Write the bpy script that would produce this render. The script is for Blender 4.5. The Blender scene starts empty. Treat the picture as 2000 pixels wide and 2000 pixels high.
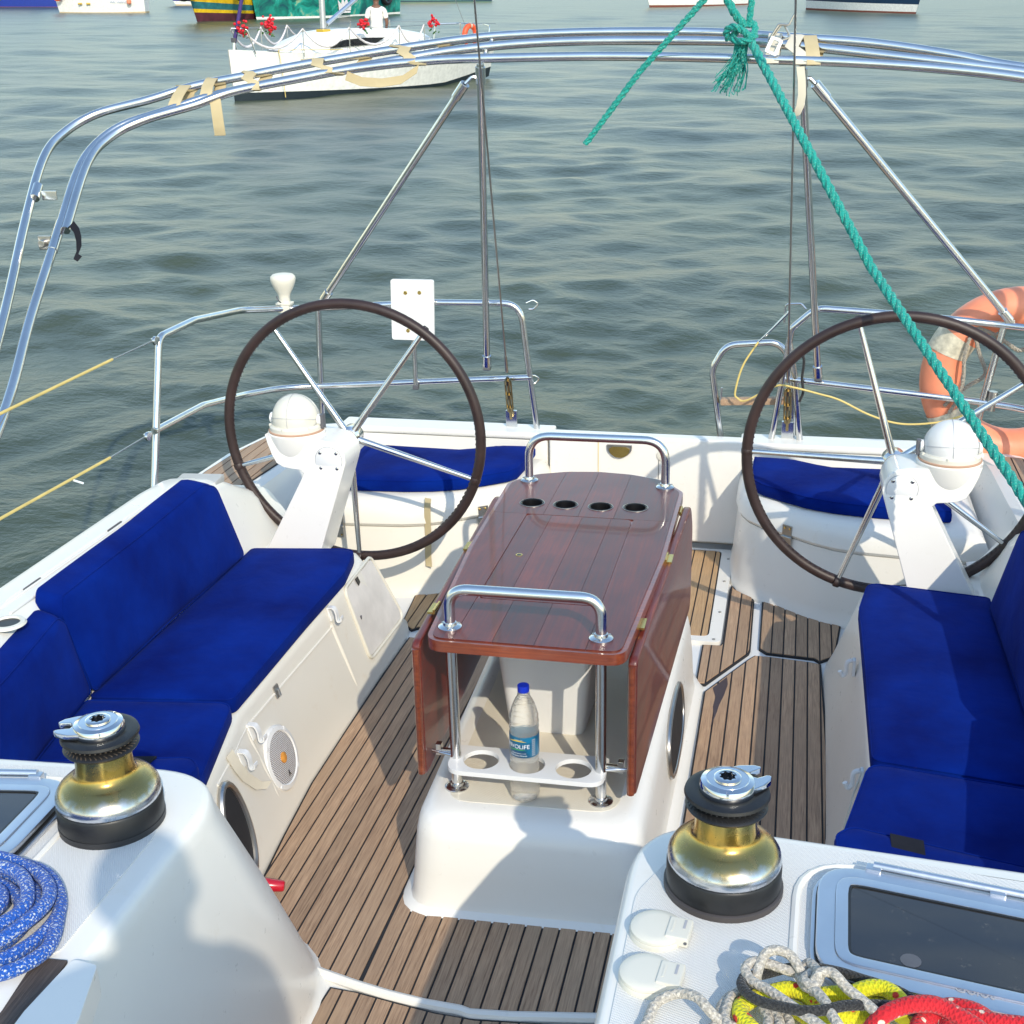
import bpy, bmesh, math, random
import numpy as np
from mathutils import Matrix, Vector
R = math.radians
random.seed(7)
rng = np.random.default_rng(11)
D = bpy.data
sc = bpy.context.scene
col = sc.collection

# ------------------------------------------------------------------ camera, sky, sun, exposure
# Everything on board is laid out in the yacht's own frame (x to the right, y aft, z up, z = 0 on the
# cockpit sole) and trimmed / heeled onto the level sea at the very end with TRIM.
_th, _ph = -0.0475, -0.0310
TRIM = Matrix.Rotation(_ph, 4, 'Y') @ Matrix.Rotation(_th, 4, 'X')
SEA_Z = -0.75

cam_d = D.cameras.new('camera')
cam = D.objects.new('camera', cam_d)
col.objects.link(cam)
sc.camera = cam
cam_d.sensor_width = 36.0
cam_d.lens = 2470.26 / 2000 * 36.0
cam_d.clip_start = 0.05
cam_d.clip_end = 12000
_p, _y, _r = 0.3523, 0.2248, -0.0213
fw = Vector((-math.sin(_y) * math.cos(_p), math.cos(_y) * math.cos(_p), -math.sin(_p)))
rt = Vector((math.cos(_y), math.sin(_y), 0))
up = rt.cross(fw)
rt2 = rt * math.cos(_r) + up * math.sin(_r)
up2 = -rt * math.sin(_r) + up * math.cos(_r)
CAMM = Matrix(((rt2.x, up2.x, -fw.x, 0.6138), (rt2.y, up2.y, -fw.y, 0.0), (rt2.z, up2.z, -fw.z, 2.1214), (0, 0, 0, 1)))
cam.matrix_world = TRIM @ CAMM

SUN_DIR = (TRIM.to_3x3() @ Vector((-0.565, 1.0, -0.77))).normalized()   # the way the light travels
world = D.worlds.new('World')
sc.world = world
world.use_nodes = True
wn = world.node_tree
wn.nodes.clear()
sky = wn.nodes.new('ShaderNodeTexSky')
sky.sky_type = 'NISHITA'
sky.sun_disc = False
sky.sun_elevation = math.asin(-SUN_DIR.z)
sky.sun_rotation = math.atan2(-SUN_DIR.x, -SUN_DIR.y)
sky.air_density = 1.6
sky.dust_density = 0.5
sky.ozone_density = 2.5
bg = wn.nodes.new('ShaderNodeBackground')
bg.inputs['Strength'].default_value = 0.15
wo = wn.nodes.new('ShaderNodeOutputWorld')
wn.links.new(sky.outputs[0], bg.inputs[0])
wn.links.new(bg.outputs[0], wo.inputs[0])

sun_d = D.lights.new('sun', 'SUN')
sun_d.energy = 2.05
sun_d.angle = R(0.55)
sun_d.color = (1.0, 0.91, 0.75)
sun = D.objects.new('sun', sun_d)
col.objects.link(sun)
sun.rotation_euler = SUN_DIR.to_track_quat('-Z', 'Y').to_euler()
sun.location = (-SUN_DIR) * 30

sc.view_settings.view_transform = 'Standard'
sc.view_settings.look = 'None'
sc.view_settings.exposure = 0.82
sc.view_settings.gamma = 1.0
sc.view_settings.use_curve_mapping = False
sc.render.engine = 'CYCLES'
sc.cycles.max_bounces = 8
sc.cycles.use_denoising = True

# ------------------------------------------------------------------ materials
MATS = {}


class NT:
    """tiny node helper"""
    def __init__(s, name):
        s.m = D.materials.new(name)
        s.m.use_nodes = True
        s.t = s.m.node_tree
        s.b = s.t.nodes['Principled BSDF']
        MATS[name] = s.m

    def n(s, kind, **kw):
        nd = s.t.nodes.new('ShaderNode' + kind)
        for k, v in kw.items():
            if k in nd.inputs:
                nd.inputs[k].default_value = v
            else:
                setattr(nd, k, v)
        return nd

    def l(s, a, b):
        s.t.links.new(a, b)

    def coord(s, kind='Object', scale=(1, 1, 1), rot=(0, 0, 0)):
        c = s.n('TexCoord')
        mp = s.n('Mapping')
        mp.inputs['Scale'].default_value = scale
        mp.inputs['Rotation'].default_value = rot
        s.l(c.outputs[kind], mp.inputs[0])
        return mp.outputs[0]

    def noise(s, vec, scale, detail=4, rough=0.55, dist=0.0):
        nd = s.n('TexNoise', Scale=scale, Detail=detail, Roughness=rough, Distortion=dist)
        if vec is not None:
            s.l(vec, nd.inputs['Vector'])
        return nd.outputs['Fac']

    def ramp(s, fac, stops):
        rp = s.n('ValToRGB')
        e = rp.color_ramp.elements
        while len(e) < len(stops):
            e.new(0.5)
        for i, (pos, c) in enumerate(stops):
            e[i].position = pos
            e[i].color = (*c, 1) if len(c) == 3 else c
        s.l(fac, rp.inputs[0])
        return rp.outputs[0]

    def mix(s, fac, a, b, blend='MIX'):
        mx = s.n('Mix', data_type='RGBA', blend_type=blend)
        for sock, v in ((mx.inputs[0], fac), (mx.inputs[6], a), (mx.inputs[7], b)):
            if hasattr(v, 'links') or hasattr(v, 'is_linked'):
                s.l(v, sock)
            elif isinstance(v, (int, float)):
                sock.default_value = v
            else:
                sock.default_value = (*v, 1)
        return mx.outputs[2]

    def math(s, op, a, b=0.0):
        mt = s.n('Math', operation=op)
        for i, v in enumerate((a, b)):
            if hasattr(v, 'is_linked'):
                s.l(v, mt.inputs[i])
            else:
                mt.inputs[i].default_value = v
        return mt.outputs[0]

    def bump(s, h, strength=0.3, dist=0.01, normal=None):
        b = s.n('Bump', Strength=strength, Distance=dist)
        s.l(h, b.inputs['Height'])
        if normal is not None:
            s.l(normal, b.inputs['Normal'])
        return b.outputs[0]

    def set(s, **kw):
        for k, v in kw.items():
            k = k.replace('_', ' ')
            if hasattr(v, 'is_linked'):
                s.l(v, s.b.inputs[k])
            elif isinstance(v, tuple) and len(v) == 3:
                s.b.inputs[k].default_value = (*v, 1)
            else:
                s.b.inputs[k].default_value = v
        return s.m


def plain(name, c, rough=0.5, metal=0.0, coat=0.0, var=0.12, vs=9.0, spec=0.5, **kw):
    t = NT(name)
    v = t.noise(t.coord(), vs, 5)
    a = tuple(x * (1 - var) for x in c)
    b = tuple(min(1, x * (1 + var)) for x in c)
    cc = t.ramp(v, [(0.3, a), (0.7, b)])
    rr = t.math('ADD', t.math('MULTIPLY', t.noise(t.coord(), vs * 2.3, 4), 0.16), rough - 0.08)
    t.set(Base_Color=cc, Roughness=rr, Metallic=metal, Coat_Weight=coat)
    t.b.inputs['Specular IOR Level'].default_value = spec
    for k, x in kw.items():
        t.b.inputs[k.replace('_', ' ')].default_value = x
    return t.m


def gelcoat(name, c, dirt, rough=0.3, nonskid=0.0, pitch=0.0036):
    t = NT(name)
    co = t.coord()
    big = t.noise(co, 2.2, 4)
    fine = t.noise(co, 26, 6, 0.65)
    base = t.ramp(big, [(0.35, tuple(x * 0.965 for x in c)), (0.7, c)])
    spots = t.ramp(t.noise(co, 11, 8, 0.7), [(0.60, (0, 0, 0)), (0.80, (1, 1, 1))])
    base = t.mix(t.math('MULTIPLY', spots, 0.30), base, dirt)
    scr = t.ramp(t.noise(t.coord(scale=(40, 5, 18)), 6, 3), [(0.72, (0, 0, 0)), (0.80, (1, 1, 1))])
    base = t.mix(t.math('MULTIPLY', scr, 0.10), base, tuple(x * 0.6 for x in c))
    rr = t.math('ADD', t.math('MULTIPLY', fine, 0.22), rough - 0.1)
    t.set(Base_Color=base, Roughness=rr, Coat_Weight=0.12)
    t.b.inputs['Coat Roughness'].default_value = 0.12
    h = t.bump(t.noise(co, 5, 3), 0.06, 0.02)
    if nonskid:
        k = 2 * math.pi / pitch / (2 * math.pi) * 2 * math.pi
        sx = t.n('SeparateXYZ')
        t.l(t.coord(rot=(0, 0, R(14))), sx.inputs[0])
        a = t.math('SINE', t.math('MULTIPLY', sx.outputs[0], 2 * math.pi / pitch))
        b = t.math('SINE', t.math('MULTIPLY', sx.outputs[1], 2 * math.pi / pitch))
        g = t.math('MULTIPLY', a, b)
        h = t.bump(g, nonskid, 0.0011, h)
        hollows = t.math('MULTIPLY', t.math('SUBTRACT', 0.5, t.math('MULTIPLY', g, 0.5)), 0.16)  # base colour goes darker in the hollows of the non-skid pattern
        base = t.mix(hollows, base, tuple(x * 0.62 for x in c))
        t.set(Base_Color=base, Roughness=0.5)
    t.l(h, t.b.inputs['Normal'])
    return t.m


def woodmat(name, ca, cb, cc, axis='Y', rough=0.6, coat=0.0, grey=None, gscale=1.0, drift=0.35):
    t = NT(name)
    sc3 = {'Y': (1, 0.035, 1), 'X': (0.035, 1, 1), 'Z': (1, 1, 0.035)}[axis]
    oi = t.n('ObjectInfo')
    off = t.n('VectorMath', operation='ADD')
    c = t.coord(scale=sc3)
    t.l(c, off.inputs[0])
    rv = t.n('CombineXYZ')
    t.l(t.math('MULTIPLY', oi.outputs['Random'], 37.0), rv.inputs[0])
    t.l(t.math('MULTIPLY', oi.outputs['Random'], 13.0), rv.inputs[1])
    t.l(rv.outputs[0], off.inputs[1])
    v = off.outputs[0]
    g1 = t.noise(v, 210 * gscale, 5, 0.6, 0.4)
    g2 = t.noise(v, 620 * gscale, 3, 0.6)
    g3 = t.noise(t.coord(), 3.2, 4, 0.6)
    grain = t.math('ADD', t.math('MULTIPLY', g1, 0.65), t.math('MULTIPLY', g2, 0.35))
    base = t.ramp(grain, [(0.33, ca), (0.5, cb), (0.68, cc)])
    tint = t.math('ADD', t.math('MULTIPLY', oi.outputs['Random'], drift), 1 - drift / 2)
    hs = t.n('HueSaturation', Saturation=1.0)
    t.l(tint, hs.inputs['Value'])
    t.l(base, hs.inputs['Color'])
    base = hs.outputs[0]
    if grey:
        gm = t.ramp(g3, [(0.42, (0, 0, 0)), (0.62, (1, 1, 1))])
        base = t.mix(t.math('MULTIPLY', gm, 0.55), base, grey)
        st = t.ramp(t.noise(t.coord(), 16, 5, 0.7), [(0.70, (0, 0, 0)), (0.78, (1, 1, 1))])
        base = t.mix(t.math('MULTIPLY', st, 0.35), base, tuple(x * 0.45 for x in cb))
    if coat:
        ch = t.ramp(t.noise(t.coord(), 34, 6, 0.75), [(0.735, (0, 0, 0)), (0.76, (1, 1, 1))])
        base = t.mix(t.math('MULTIPLY', ch, 0.75), base, (0.42, 0.28, 0.20))
        dk = t.ramp(t.noise(t.coord(), 5.0, 4, 0.6), [(0.38, (0.68, 0.66, 0.70)), (0.62, (1, 1, 1))])
        base = t.mix(1.0, base, dk, 'MULTIPLY')
    rr = t.math('ADD', t.math('MULTIPLY', grain, 0.25), rough - 0.12)
    t.set(Base_Color=base, Roughness=rr, Coat_Weight=coat)
    t.b.inputs['Coat Roughness'].default_value = 0.045
    t.l(t.bump(grain, 0.5 if coat == 0 else 0.06, 0.0012), t.b.inputs['Normal'])
    return t.m


def metal(name, c, rough=0.16, spots=True):
    t = NT(name)
    co = t.coord()
    fine = t.noise(co, 60, 5, 0.7)
    base = t.ramp(t.noise(co, 7, 5), [(0.3, tuple(x * 0.86 for x in c)), (0.7, c)])
    if spots:
        sp = t.ramp(t.noise(co, 38, 6, 0.7), [(0.66, (0, 0, 0)), (0.76, (1, 1, 1))])
        base = t.mix(t.math('MULTIPLY', sp, 0.4), base, (0.32, 0.22, 0.12))
    t.set(Base_Color=base, Metallic=1.0, Roughness=t.math('ADD', t.math('MULTIPLY', fine, 0.18), rough - 0.07))
    return t.m


def fabric(name, c, c2, weave=1400):
    t = NT(name)
    co = t.coord()
    fade = t.noise(co, 3.0, 5, 0.6)
    base = t.ramp(fade, [(0.35, c), (0.72, c2)])
    lint = t.ramp(t.noise(t.coord(scale=(1, 3, 1)), 24, 7, 0.75), [(0.64, (0, 0, 0)), (0.80, (1, 1, 1))])
    base = t.mix(t.math('MULTIPLY', lint, 0.10), base, (0.16, 0.10, 0.30))
    t.set(Base_Color=base, Roughness=0.9, Sheen_Weight=0.04)
    t.b.inputs['Sheen Tint'].default_value = (0.25, 0.35, 0.9, 1)
    t.b.inputs['Specular IOR Level'].default_value = 0.06
    n1 = t.bump(t.noise(co, weave / 2, 2), 0.25, 0.001)
    n2 = t.bump(t.noise(co, 9, 3, 0.5, 0.6), 0.35, 0.012, n1)
    t.l(n2, t.b.inputs['Normal'])
    return t.m


def ropemat(name, c1, c2, c3=None, fleck=0.0, fscale=(1, 1), rough=0.85, braid=(9.0, 95.0), thr=0.5):
    """braid laid out in the tube's own UV: u round the rope, v metres along it"""
    t = NT(name)
    uv = t.n('TexCoord').outputs['UV']
    sx = t.n('SeparateXYZ')
    t.l(uv, sx.inputs[0])
    u = t.math('MULTIPLY', sx.outputs[0], 2 * math.pi * braid[0] / 2)
    v = t.math('MULTIPLY', sx.outputs[1], 2 * math.pi * braid[1])
    a = t.math('SINE', t.math('ADD', u, v))
    b = t.math('SINE', t.math('SUBTRACT', v, u))
    h = t.math('MAXIMUM', a, b)
    g = t.math('ADD', t.math('MULTIPLY', t.math('MULTIPLY', a, b), 0.5), 0.5)
    base = t.mix(g, tuple(x * 0.75 for x in c1), c1)
    nz = t.noise(t.coord(), 260, 3, 0.6)
    pick = t.ramp(nz, [(thr - 0.03, (0, 0, 0)), (thr + 0.03, (1, 1, 1))])
    base = t.mix(pick, base, c2)
    if c3:
        mp = t.n('Mapping')
        mp.inputs['Scale'].default_value = (fscale[0], fscale[1], 1)
        t.l(uv, mp.inputs[0])
        vo = t.n('TexVoronoi', Scale=1.0)
        t.l(mp.outputs[0], vo.inputs['Vector'])
        fl = t.ramp(vo.outputs['Distance'], [(fleck - 0.03, (1, 1, 1)), (fleck + 0.03, (0, 0, 0))])
        base = t.mix(fl, base, c3)
    t.set(Base_Color=base, Roughness=rough, Sheen_Weight=0.15)
    t.l(t.bump(h, 0.6, 0.0014), t.b.inputs['Normal'])
    return t.m


gelcoat('gel', (0.79, 0.762, 0.70), (0.62, 0.52, 0.36))
gelcoat('gel_cream', (0.78, 0.735, 0.64), (0.60, 0.45, 0.27), 0.33)
gelcoat('gel_nonskid', (0.78, 0.765, 0.725), (0.60, 0.53, 0.42), 0.45, 0.55, 0.0046)
gelcoat('gel_nonskid_cream', (0.74, 0.68, 0.56), (0.60, 0.44, 0.26), 0.45, 0.5, 0.0046)
gelcoat('gel_sole', (0.74, 0.735, 0.72), (0.52, 0.44, 0.33), 0.4)
gelcoat('plastic_white', (0.74, 0.735, 0.715), (0.66, 0.58, 0.42), 0.38)
gelcoat('plastic_cream', (0.70, 0.665, 0.565), (0.60, 0.46, 0.27), 0.4)
woodmat('teak', (0.20, 0.118, 0.068), (0.38, 0.242, 0.148), (0.52, 0.350, 0.218), 'Y', 0.68, 0, (0.36, 0.245, 0.155))
woodmat('teak_fresh', (0.28, 0.16, 0.075), (0.46, 0.28, 0.135), (0.56, 0.37, 0.20), 'Y', 0.62, 0, (0.40, 0.27, 0.15))
woodmat('teak_dark', (0.035, 0.026, 0.022), (0.075, 0.055, 0.045), (0.13, 0.10, 0.085), 'Y', 0.75, 0)
woodmat('mahogany', (0.062, 0.008, 0.005), (0.120, 0.016, 0.009), (0.180, 0.032, 0.015), 'Y', 0.40, 0.30, None, 0.5, 0.6)
woodmat('mahogany_edge', (0.12, 0.020, 0.007), (0.22, 0.045, 0.013), (0.30, 0.075, 0.022), 'X', 0.32, 0.9, None, 0.5, 0.2)
plain('caulk', (0.012, 0.012, 0.014), 0.7)
metal('steel', (0.74, 0.74, 0.73), 0.19)
metal('steel_dull', (0.50, 0.48, 0.45), 0.28)
metal('alloy', (0.70, 0.72, 0.76), 0.34, False)
metal('chrome', (0.74, 0.75, 0.77), 0.10, False)
fabric('navy', (0.0003, 0.0070, 0.105), (0.0006, 0.020, 0.215))
fabric('velcro', (0.012, 0.013, 0.016), (0.03, 0.03, 0.035))
fabric('webbing_tan', (0.45, 0.36, 0.20), (0.60, 0.50, 0.31), 900)
fabric('webbing_pale', (0.58, 0.53, 0.42), (0.68, 0.63, 0.52), 900)
plain('rubber', (0.010, 0.010, 0.011), 0.42, var=0.3, vs=25)
plain('black', (0.006, 0.006, 0.007), 0.35)
plain('dark_plastic', (0.10, 0.10, 0.11), 0.5)
plain('orange_ring', (0.82, 0.27, 0.145), 0.45, var=0.10)
plain('bronze', (0.32, 0.25, 0.13), 0.35, metal=1.0)
plain('reflect_tape', (0.55, 0.50, 0.38), 0.5, var=0.3, vs=40)
plain('red_plastic', (0.50, 0.006, 0.02), 0.25, coat=0.4)
plain('blue_cap', (0.006, 0.028, 0.42), 0.35)
plain('white_print', (0.82, 0.84, 0.84), 0.5)
plain('yellow_print', (0.85, 0.58, 0.02), 0.5)
plain('green_print', (0.08, 0.50, 0.07), 0.5)
plain('grey_print', (0.40, 0.40, 0.42), 0.5)
plain('orange_rust', (0.62, 0.26, 0.04), 0.6, var=0.4, vs=60)
plain('brass', (0.66, 0.46, 0.14), 0.25, metal=1.0)
plain('yellow_line', (0.66, 0.50, 0.16), 0.55)
plain('seam', (0.10, 0.10, 0.10), 0.7)
plain('skin', (0.16, 0.075, 0.045), 0.55)
plain('hair', (0.012, 0.010, 0.010), 0.7)
plain('shirt', (0.70, 0.67, 0.62), 0.85)
plain('trousers', (0.06, 0.07, 0.09), 0.85)
ropemat('rope_teal', (0.0, 0.30, 0.245), (0.22, 0.52, 0.40), braid=(2.0, 60), thr=0.62)
ropemat('rope_blue', (0.004, 0.085, 0.42), (0.52, 0.57, 0.62), braid=(10, 110), thr=0.585)
ropemat('rope_grey', (0.44, 0.40, 0.34), (0.58, 0.53, 0.45), braid=(8, 70), thr=0.55)
ropemat('rope_black', (0.012, 0.012, 0.013), (0.03, 0.03, 0.03), braid=(10, 120))
ropemat('rope_yellow', (0.72, 0.66, 0.01), (0.55, 0.62, 0.01), (0.60, 0.03, 0.01), 0.20, (3.0, 42), braid=(12, 120), thr=0.6)
ropemat('rope_red', (0.62, 0.008, 0.018), (0.50, 0.006, 0.015), (0.80, 0.62, 0.48), 0.20, (3.0, 46), braid=(12, 120))
ropemat('rope_old', (0.40, 0.36, 0.30), (0.30, 0.26, 0.2), braid=(4, 60))

t = NT('leather')
base = t.ramp(t.noise(t.coord(), 12, 5), [(0.3, (0.019, 0.009, 0.0075)), (0.7, (0.038, 0.020, 0.017))])
t.set(Base_Color=base, Roughness=0.48)
t.l(t.bump(t.noise(t.coord(), 240, 3), 0.25, 0.001), t.b.inputs['Normal'])

# winch drum: chrome-plated bronze, plating worn through to gold round the throat (object z measured from its deck)
t = NT('winch_metal')
sx = t.n('SeparateXYZ')
t.l(t.coord(), sx.inputs[0])
zz = t.math('ADD', sx.outputs[2], t.math('MULTIPLY', t.math('SUBTRACT', t.noise(t.coord(), 22, 5, 0.6), 0.5), 0.035))
cr = t.ramp(t.math('MULTIPLY', zz, 4.0), [(0.27, (0.66, 0.68, 0.72)), (0.31, (0.52, 0.50, 0.44)), (0.345, (0.40, 0.31, 0.13)), (0.42, (0.46, 0.31, 0.09)), (0.50, (0.70, 0.45, 0.10)), (0.60, (0.50, 0.40, 0.13)), (0.78, (0.42, 0.40, 0.22))])
wear = t.ramp(t.noise(t.coord(), 46, 7, 0.72), [(0.52, (0, 0, 0)), (0.66, (1, 1, 1))])
cr = t.mix(t.math('MULTIPLY', wear, 0.35), cr, (0.26, 0.22, 0.13))
t.set(Base_Color=cr, Metallic=1.0, Roughness=t.math('ADD', t.math('MULTIPLY', wear, 0.15), 0.23))

t = NT('bottle_plastic')
t.set(Base_Color=(0.93, 0.92, 0.88), Roughness=0.10, Transmission_Weight=0.88, IOR=1.22)
t.l(t.bump(t.noise(t.coord(scale=(1, 1, 2.4)), 70, 3), 0.5, 0.004), t.b.inputs['Normal'])
t = NT('bottle_label')
lb = t.ramp(t.noise(t.coord(), 18, 3), [(0.35, (0.004, 0.055, 0.13)), (0.65, (0.0, 0.16, 0.30))])
t.set(Base_Color=lb, Roughness=0.3, Coat_Weight=0.4)

t = NT('smoked_glass')
du = t.noise(t.coord(), 30, 8, 0.75)
bg1 = t.ramp(t.noise(t.coord(scale=(0.6, 2.0, 1)), 5, 2), [(0.40, (0.016, 0.016, 0.019)), (0.65, (0.036, 0.032, 0.026))])  # soft pale bands paint cloud reflections into the pane colour
bg1 = t.mix(t.ramp(du, [(0.60, (0, 0, 0)), (0.72, (0.4, 0.4, 0.4))]), bg1, (0.16, 0.14, 0.11))
t.set(Base_Color=bg1, Roughness=t.math('ADD', t.math('MULTIPLY', du, 0.22), 0.05), Coat_Weight=0.6)

t = NT('speaker_grille')
sx = t.n('SeparateXYZ')
t.l(t.coord(), sx.inputs[0])
s1 = t.math('SINE', t.math('MULTIPLY', t.math('ADD', sx.outputs[1], t.math('MULTIPLY', sx.outputs[2], 0.75)), 2 * math.pi / 0.0072))
t.set(Base_Color=t.ramp(t.math('ADD', t.math('MULTIPLY', s1, 0.5), 0.5), [(0.3, (0.36, 0.34, 0.34)), (0.6, (0.76, 0.74, 0.73))]), Roughness=0.5)
t.l(t.bump(s1, 0.8, 0.002), t.b.inputs['Normal'])

# ------------------------------------------------------------------ mesh helpers
BASE = {}


class G:
    """collects verts / faces / uvs for one mesh"""
    def __init__(s):
        s.v, s.f, s.uv = [], [], {}

    def add(s, vs, fs, uvs=None):
        o = len(s.v)
        s.v += [tuple(map(float, p)) for p in vs]
        for i, f in enumerate(fs):
            if uvs:
                s.uv[len(s.f)] = uvs[i]
            s.f.append(tuple(k + o for k in f))
        return s

    def box(s, c, d, rz=0.0, mat=None):
        hx, hy, hz = d[0] / 2, d[1] / 2, d[2] / 2
        P = [Vector((x, y, z)) for z in (-hz, hz) for x, y in ((-hx, -hy), (hx, -hy), (hx, hy), (-hx, hy))]
        m = mat if mat else Matrix.Rotation(rz, 3, 'Z')
        P = [m @ p + Vector(c) for p in P]
        return s.add(P, [(3, 2, 1, 0), (4, 5, 6, 7), (0, 1, 5, 4), (1, 2, 6, 5), (2, 3, 7, 6), (3, 0, 4, 7)])

    def tube(s, path, r, n=10, closed=False, cap=True):
        P = [Vector(p) for p in path]
        m = len(P)
        rr = r if isinstance(r, (list, tuple)) else [r] * m
        T = []
        for i in range(m):
            a = P[(i + 1) % m] if (closed or i < m - 1) else P[i]
            b = P[i - 1] if (closed or i > 0) else P[i]
            d = a - b
            T.append(d.normalized() if d.length > 1e-9 else Vector((0, 0, 1)))
        nrm = T[0].orthogonal().normalized()
        vs, L, acc = [], [], 0.0
        for i in range(m):
            if i:
                ax = T[i - 1].cross(T[i])
                if ax.length > 1e-8:
                    nrm = Matrix.Rotation(T[i - 1].angle(T[i]), 3, ax.normalized()) @ nrm
                acc += (P[i] - P[i - 1]).length
            nrm = (nrm - T[i] * nrm.dot(T[i])).normalized()
            bi = T[i].cross(nrm)
            L.append(acc)
            for k in range(n):
                a = 2 * math.pi * k / n
                vs.append(P[i] + nrm * (rr[i] * math.cos(a)) + bi * (rr[i] * math.sin(a)))
        fs, uvs = [], []
        for i in range(m if closed else m - 1):
            j = (i + 1) % m
            vj = L[j] if j else acc + (P[0] - P[-1]).length
            for k in range(n):
                k2 = (k + 1) % n
                fs.append((i * n + k, i * n + k2, j * n + k2, j * n + k))
                uvs.append(((k / n, L[i]), ((k + 1) / n, L[i]), ((k + 1) / n, vj), (k / n, vj)))
        if cap and not closed:
            fs.append(tuple(range(n - 1, -1, -1)))
            uvs.append([(0, 0)] * n)
            fs.append(tuple((m - 1) * n + k for k in range(n)))
            uvs.append([(0, acc)] * n)
        return s.add(vs, fs, uvs)

    def lathe(s, prof, c=(0, 0, 0), n=32, mat=None, cap=True):
        vs, fs = [], []
        m = mat if mat else Matrix.Identity(3)
        for r, z in prof:
            for k in range(n):
                a = 2 * math.pi * k / n
                vs.append(m @ Vector((r * math.cos(a), r * math.sin(a), z)) + Vector(c))
        for i in range(len(prof) - 1):
            for k in range(n):
                k2 = (k + 1) % n
                fs.append((i * n + k, i * n + k2, (i + 1) * n + k2, (i + 1) * n + k))
        if cap:
            fs.append(tuple(range(n - 1, -1, -1)))
            fs.append(tuple((len(prof) - 1) * n + k for k in range(n)))
        return s.add(vs, fs)

    def loft(s, secs, closed=True, cap0=True, cap1=True):
        n = len(secs[0])
        vs = [p for q in secs for p in q]
        fs = []
        for i in range(len(secs) - 1):
            for k in range(n if closed else n - 1):
                k2 = (k + 1) % n
                fs.append((i * n + k, i * n + k2, (i + 1) * n + k2, (i + 1) * n + k))
        if cap0:
            fs.append(tuple(range(n - 1, -1, -1)))
        if cap1:
            fs.append(tuple((len(secs) - 1) * n + k for k in range(n)))
        return s.add(vs, fs)

    def prism(s, poly, z0, z1):
        return s.loft([[(x, y, z0) for x, y in poly], [(x, y, z1) for x, y in poly]])

    def holed(s, outer, holes, z0, z1):
        """flat plate with real openings"""
        bm = bmesh.new()
        loops = []
        for lp in [outer] + holes:
            vs = [bm.verts.new((x, y, z1)) for x, y in lp]
            loops.append(vs)
            for a, b in zip(vs, vs[1:] + vs[:1]):
                bm.edges.new((a, b))
        bmesh.ops.triangle_fill(bm, use_beauty=True, use_dissolve=False, edges=bm.edges[:])
        for f in bm.faces:
            if f.normal.z < 0:
                f.normal_flip()
        bm.verts.index_update()
        vs = [v.co.copy() for v in bm.verts]
        fs = [[v.index for v in f.verts] for f in bm.faces]
        lo = [[v.index for v in lp] for lp in loops]
        bm.free()
        n = len(vs)
        allv = vs + [Vector((v.x, v.y, z0)) for v in vs]
        allf = fs + [[k + n for k in reversed(f)] for f in fs]
        for li, lp in enumerate(lo):
            for a, b in zip(lp, lp[1:] + lp[:1]):
                allf.append((a, a + n, b + n, b))
        return s.add(allv, allf)

    def obj(s, name, mat, parent=None, bevel=0.0, seg=2, ang=30, smooth=True, sub=0, base=None):
        me = D.meshes.new(name)
        bs = Vector(base) if base is not None else Vector(BASE.get(parent.name, (0, 0, 0))) if parent else None
        if bs is None:
            a = np.array(s.v)
            lo, hi = a.min(0), a.max(0)
            bs = Vector(((lo[0] + hi[0]) / 2, (lo[1] + hi[1]) / 2, lo[2]))
        me.from_pydata([(x - bs.x, y - bs.y, z - bs.z) for x, y, z in s.v], [], s.f)
        if s.uv:
            ul = me.uv_layers.new(name='UVMap')
            for p in me.polygons:
                u = s.uv.get(p.index)
                if u:
                    for q, li in zip(u, p.loop_indices):
                        ul.data[li].uv = q
        bm = bmesh.new()
        bm.from_mesh(me)
        bmesh.ops.recalc_face_normals(bm, faces=bm.faces[:])
        if bevel:
            ed = [e for e in bm.edges if len(e.link_faces) == 2 and e.calc_face_angle(0) > R(ang)]
            bmesh.ops.bevel(bm, geom=ed, offset=bevel, segments=seg, profile=0.6, affect='EDGES', clamp_overlap=True)
        bm.to_mesh(me)
        bm.free()
        if smooth:
            me.shade_smooth()
            me.set_sharp_from_angle(angle=R(38))
        me.materials.append(MATS[mat] if isinstance(mat, str) else mat)
        o = D.objects.new(name, me)
        col.objects.link(o)
        if parent:
            o.parent = parent
        else:
            o.location = bs
        BASE[o.name] = tuple(bs)
        if bevel and smooth:
            o.modifiers.new('normals', 'WEIGHTED_NORMAL').keep_sharp = True
        if sub:
            md = o.modifiers.new('sub', 'SUBSURF')
            md.levels = md.render_levels = sub
        return o


ONBOARD = []


def tag(o, label, cat, group=None, onboard=True):
    o['label'] = label
    o['category'] = cat
    if group:
        o['group'] = group
    if onboard:
        ONBOARD.append(o)
    return o


def thing(name, label, cat, base, group=None, onboard=True):
    o = D.objects.new(name, None)
    o.empty_display_size = 0.1
    o.location = base
    col.objects.link(o)
    BASE[o.name] = tuple(base)
    return tag(o, label, cat, group, onboard)


def smooth(pts, k=8, closed=False):
    """Catmull-Rom through the points"""
    P = [np.array(p, float) for p in pts]
    n = len(P)
    out = []
    for i in range(n if closed else n - 1):
        p0 = P[i - 1] if (closed or i) else P[0] * 2 - P[1]
        p1, p2 = P[i], P[(i + 1) % n]
        p3 = P[(i + 2) % n] if (closed or i + 2 < n) else P[-1] * 2 - P[-2]
        for j in range(k):
            t = j / k
            out.append(tuple(0.5 * (2 * p1 + (p2 - p0) * t + (2 * p0 - 5 * p1 + 4 * p2 - p3) * t * t + (3 * p1 - p0 - 3 * p2 + p3) * t ** 3)))
    if not closed:
        out.append(tuple(P[-1]))
    return out


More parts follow.
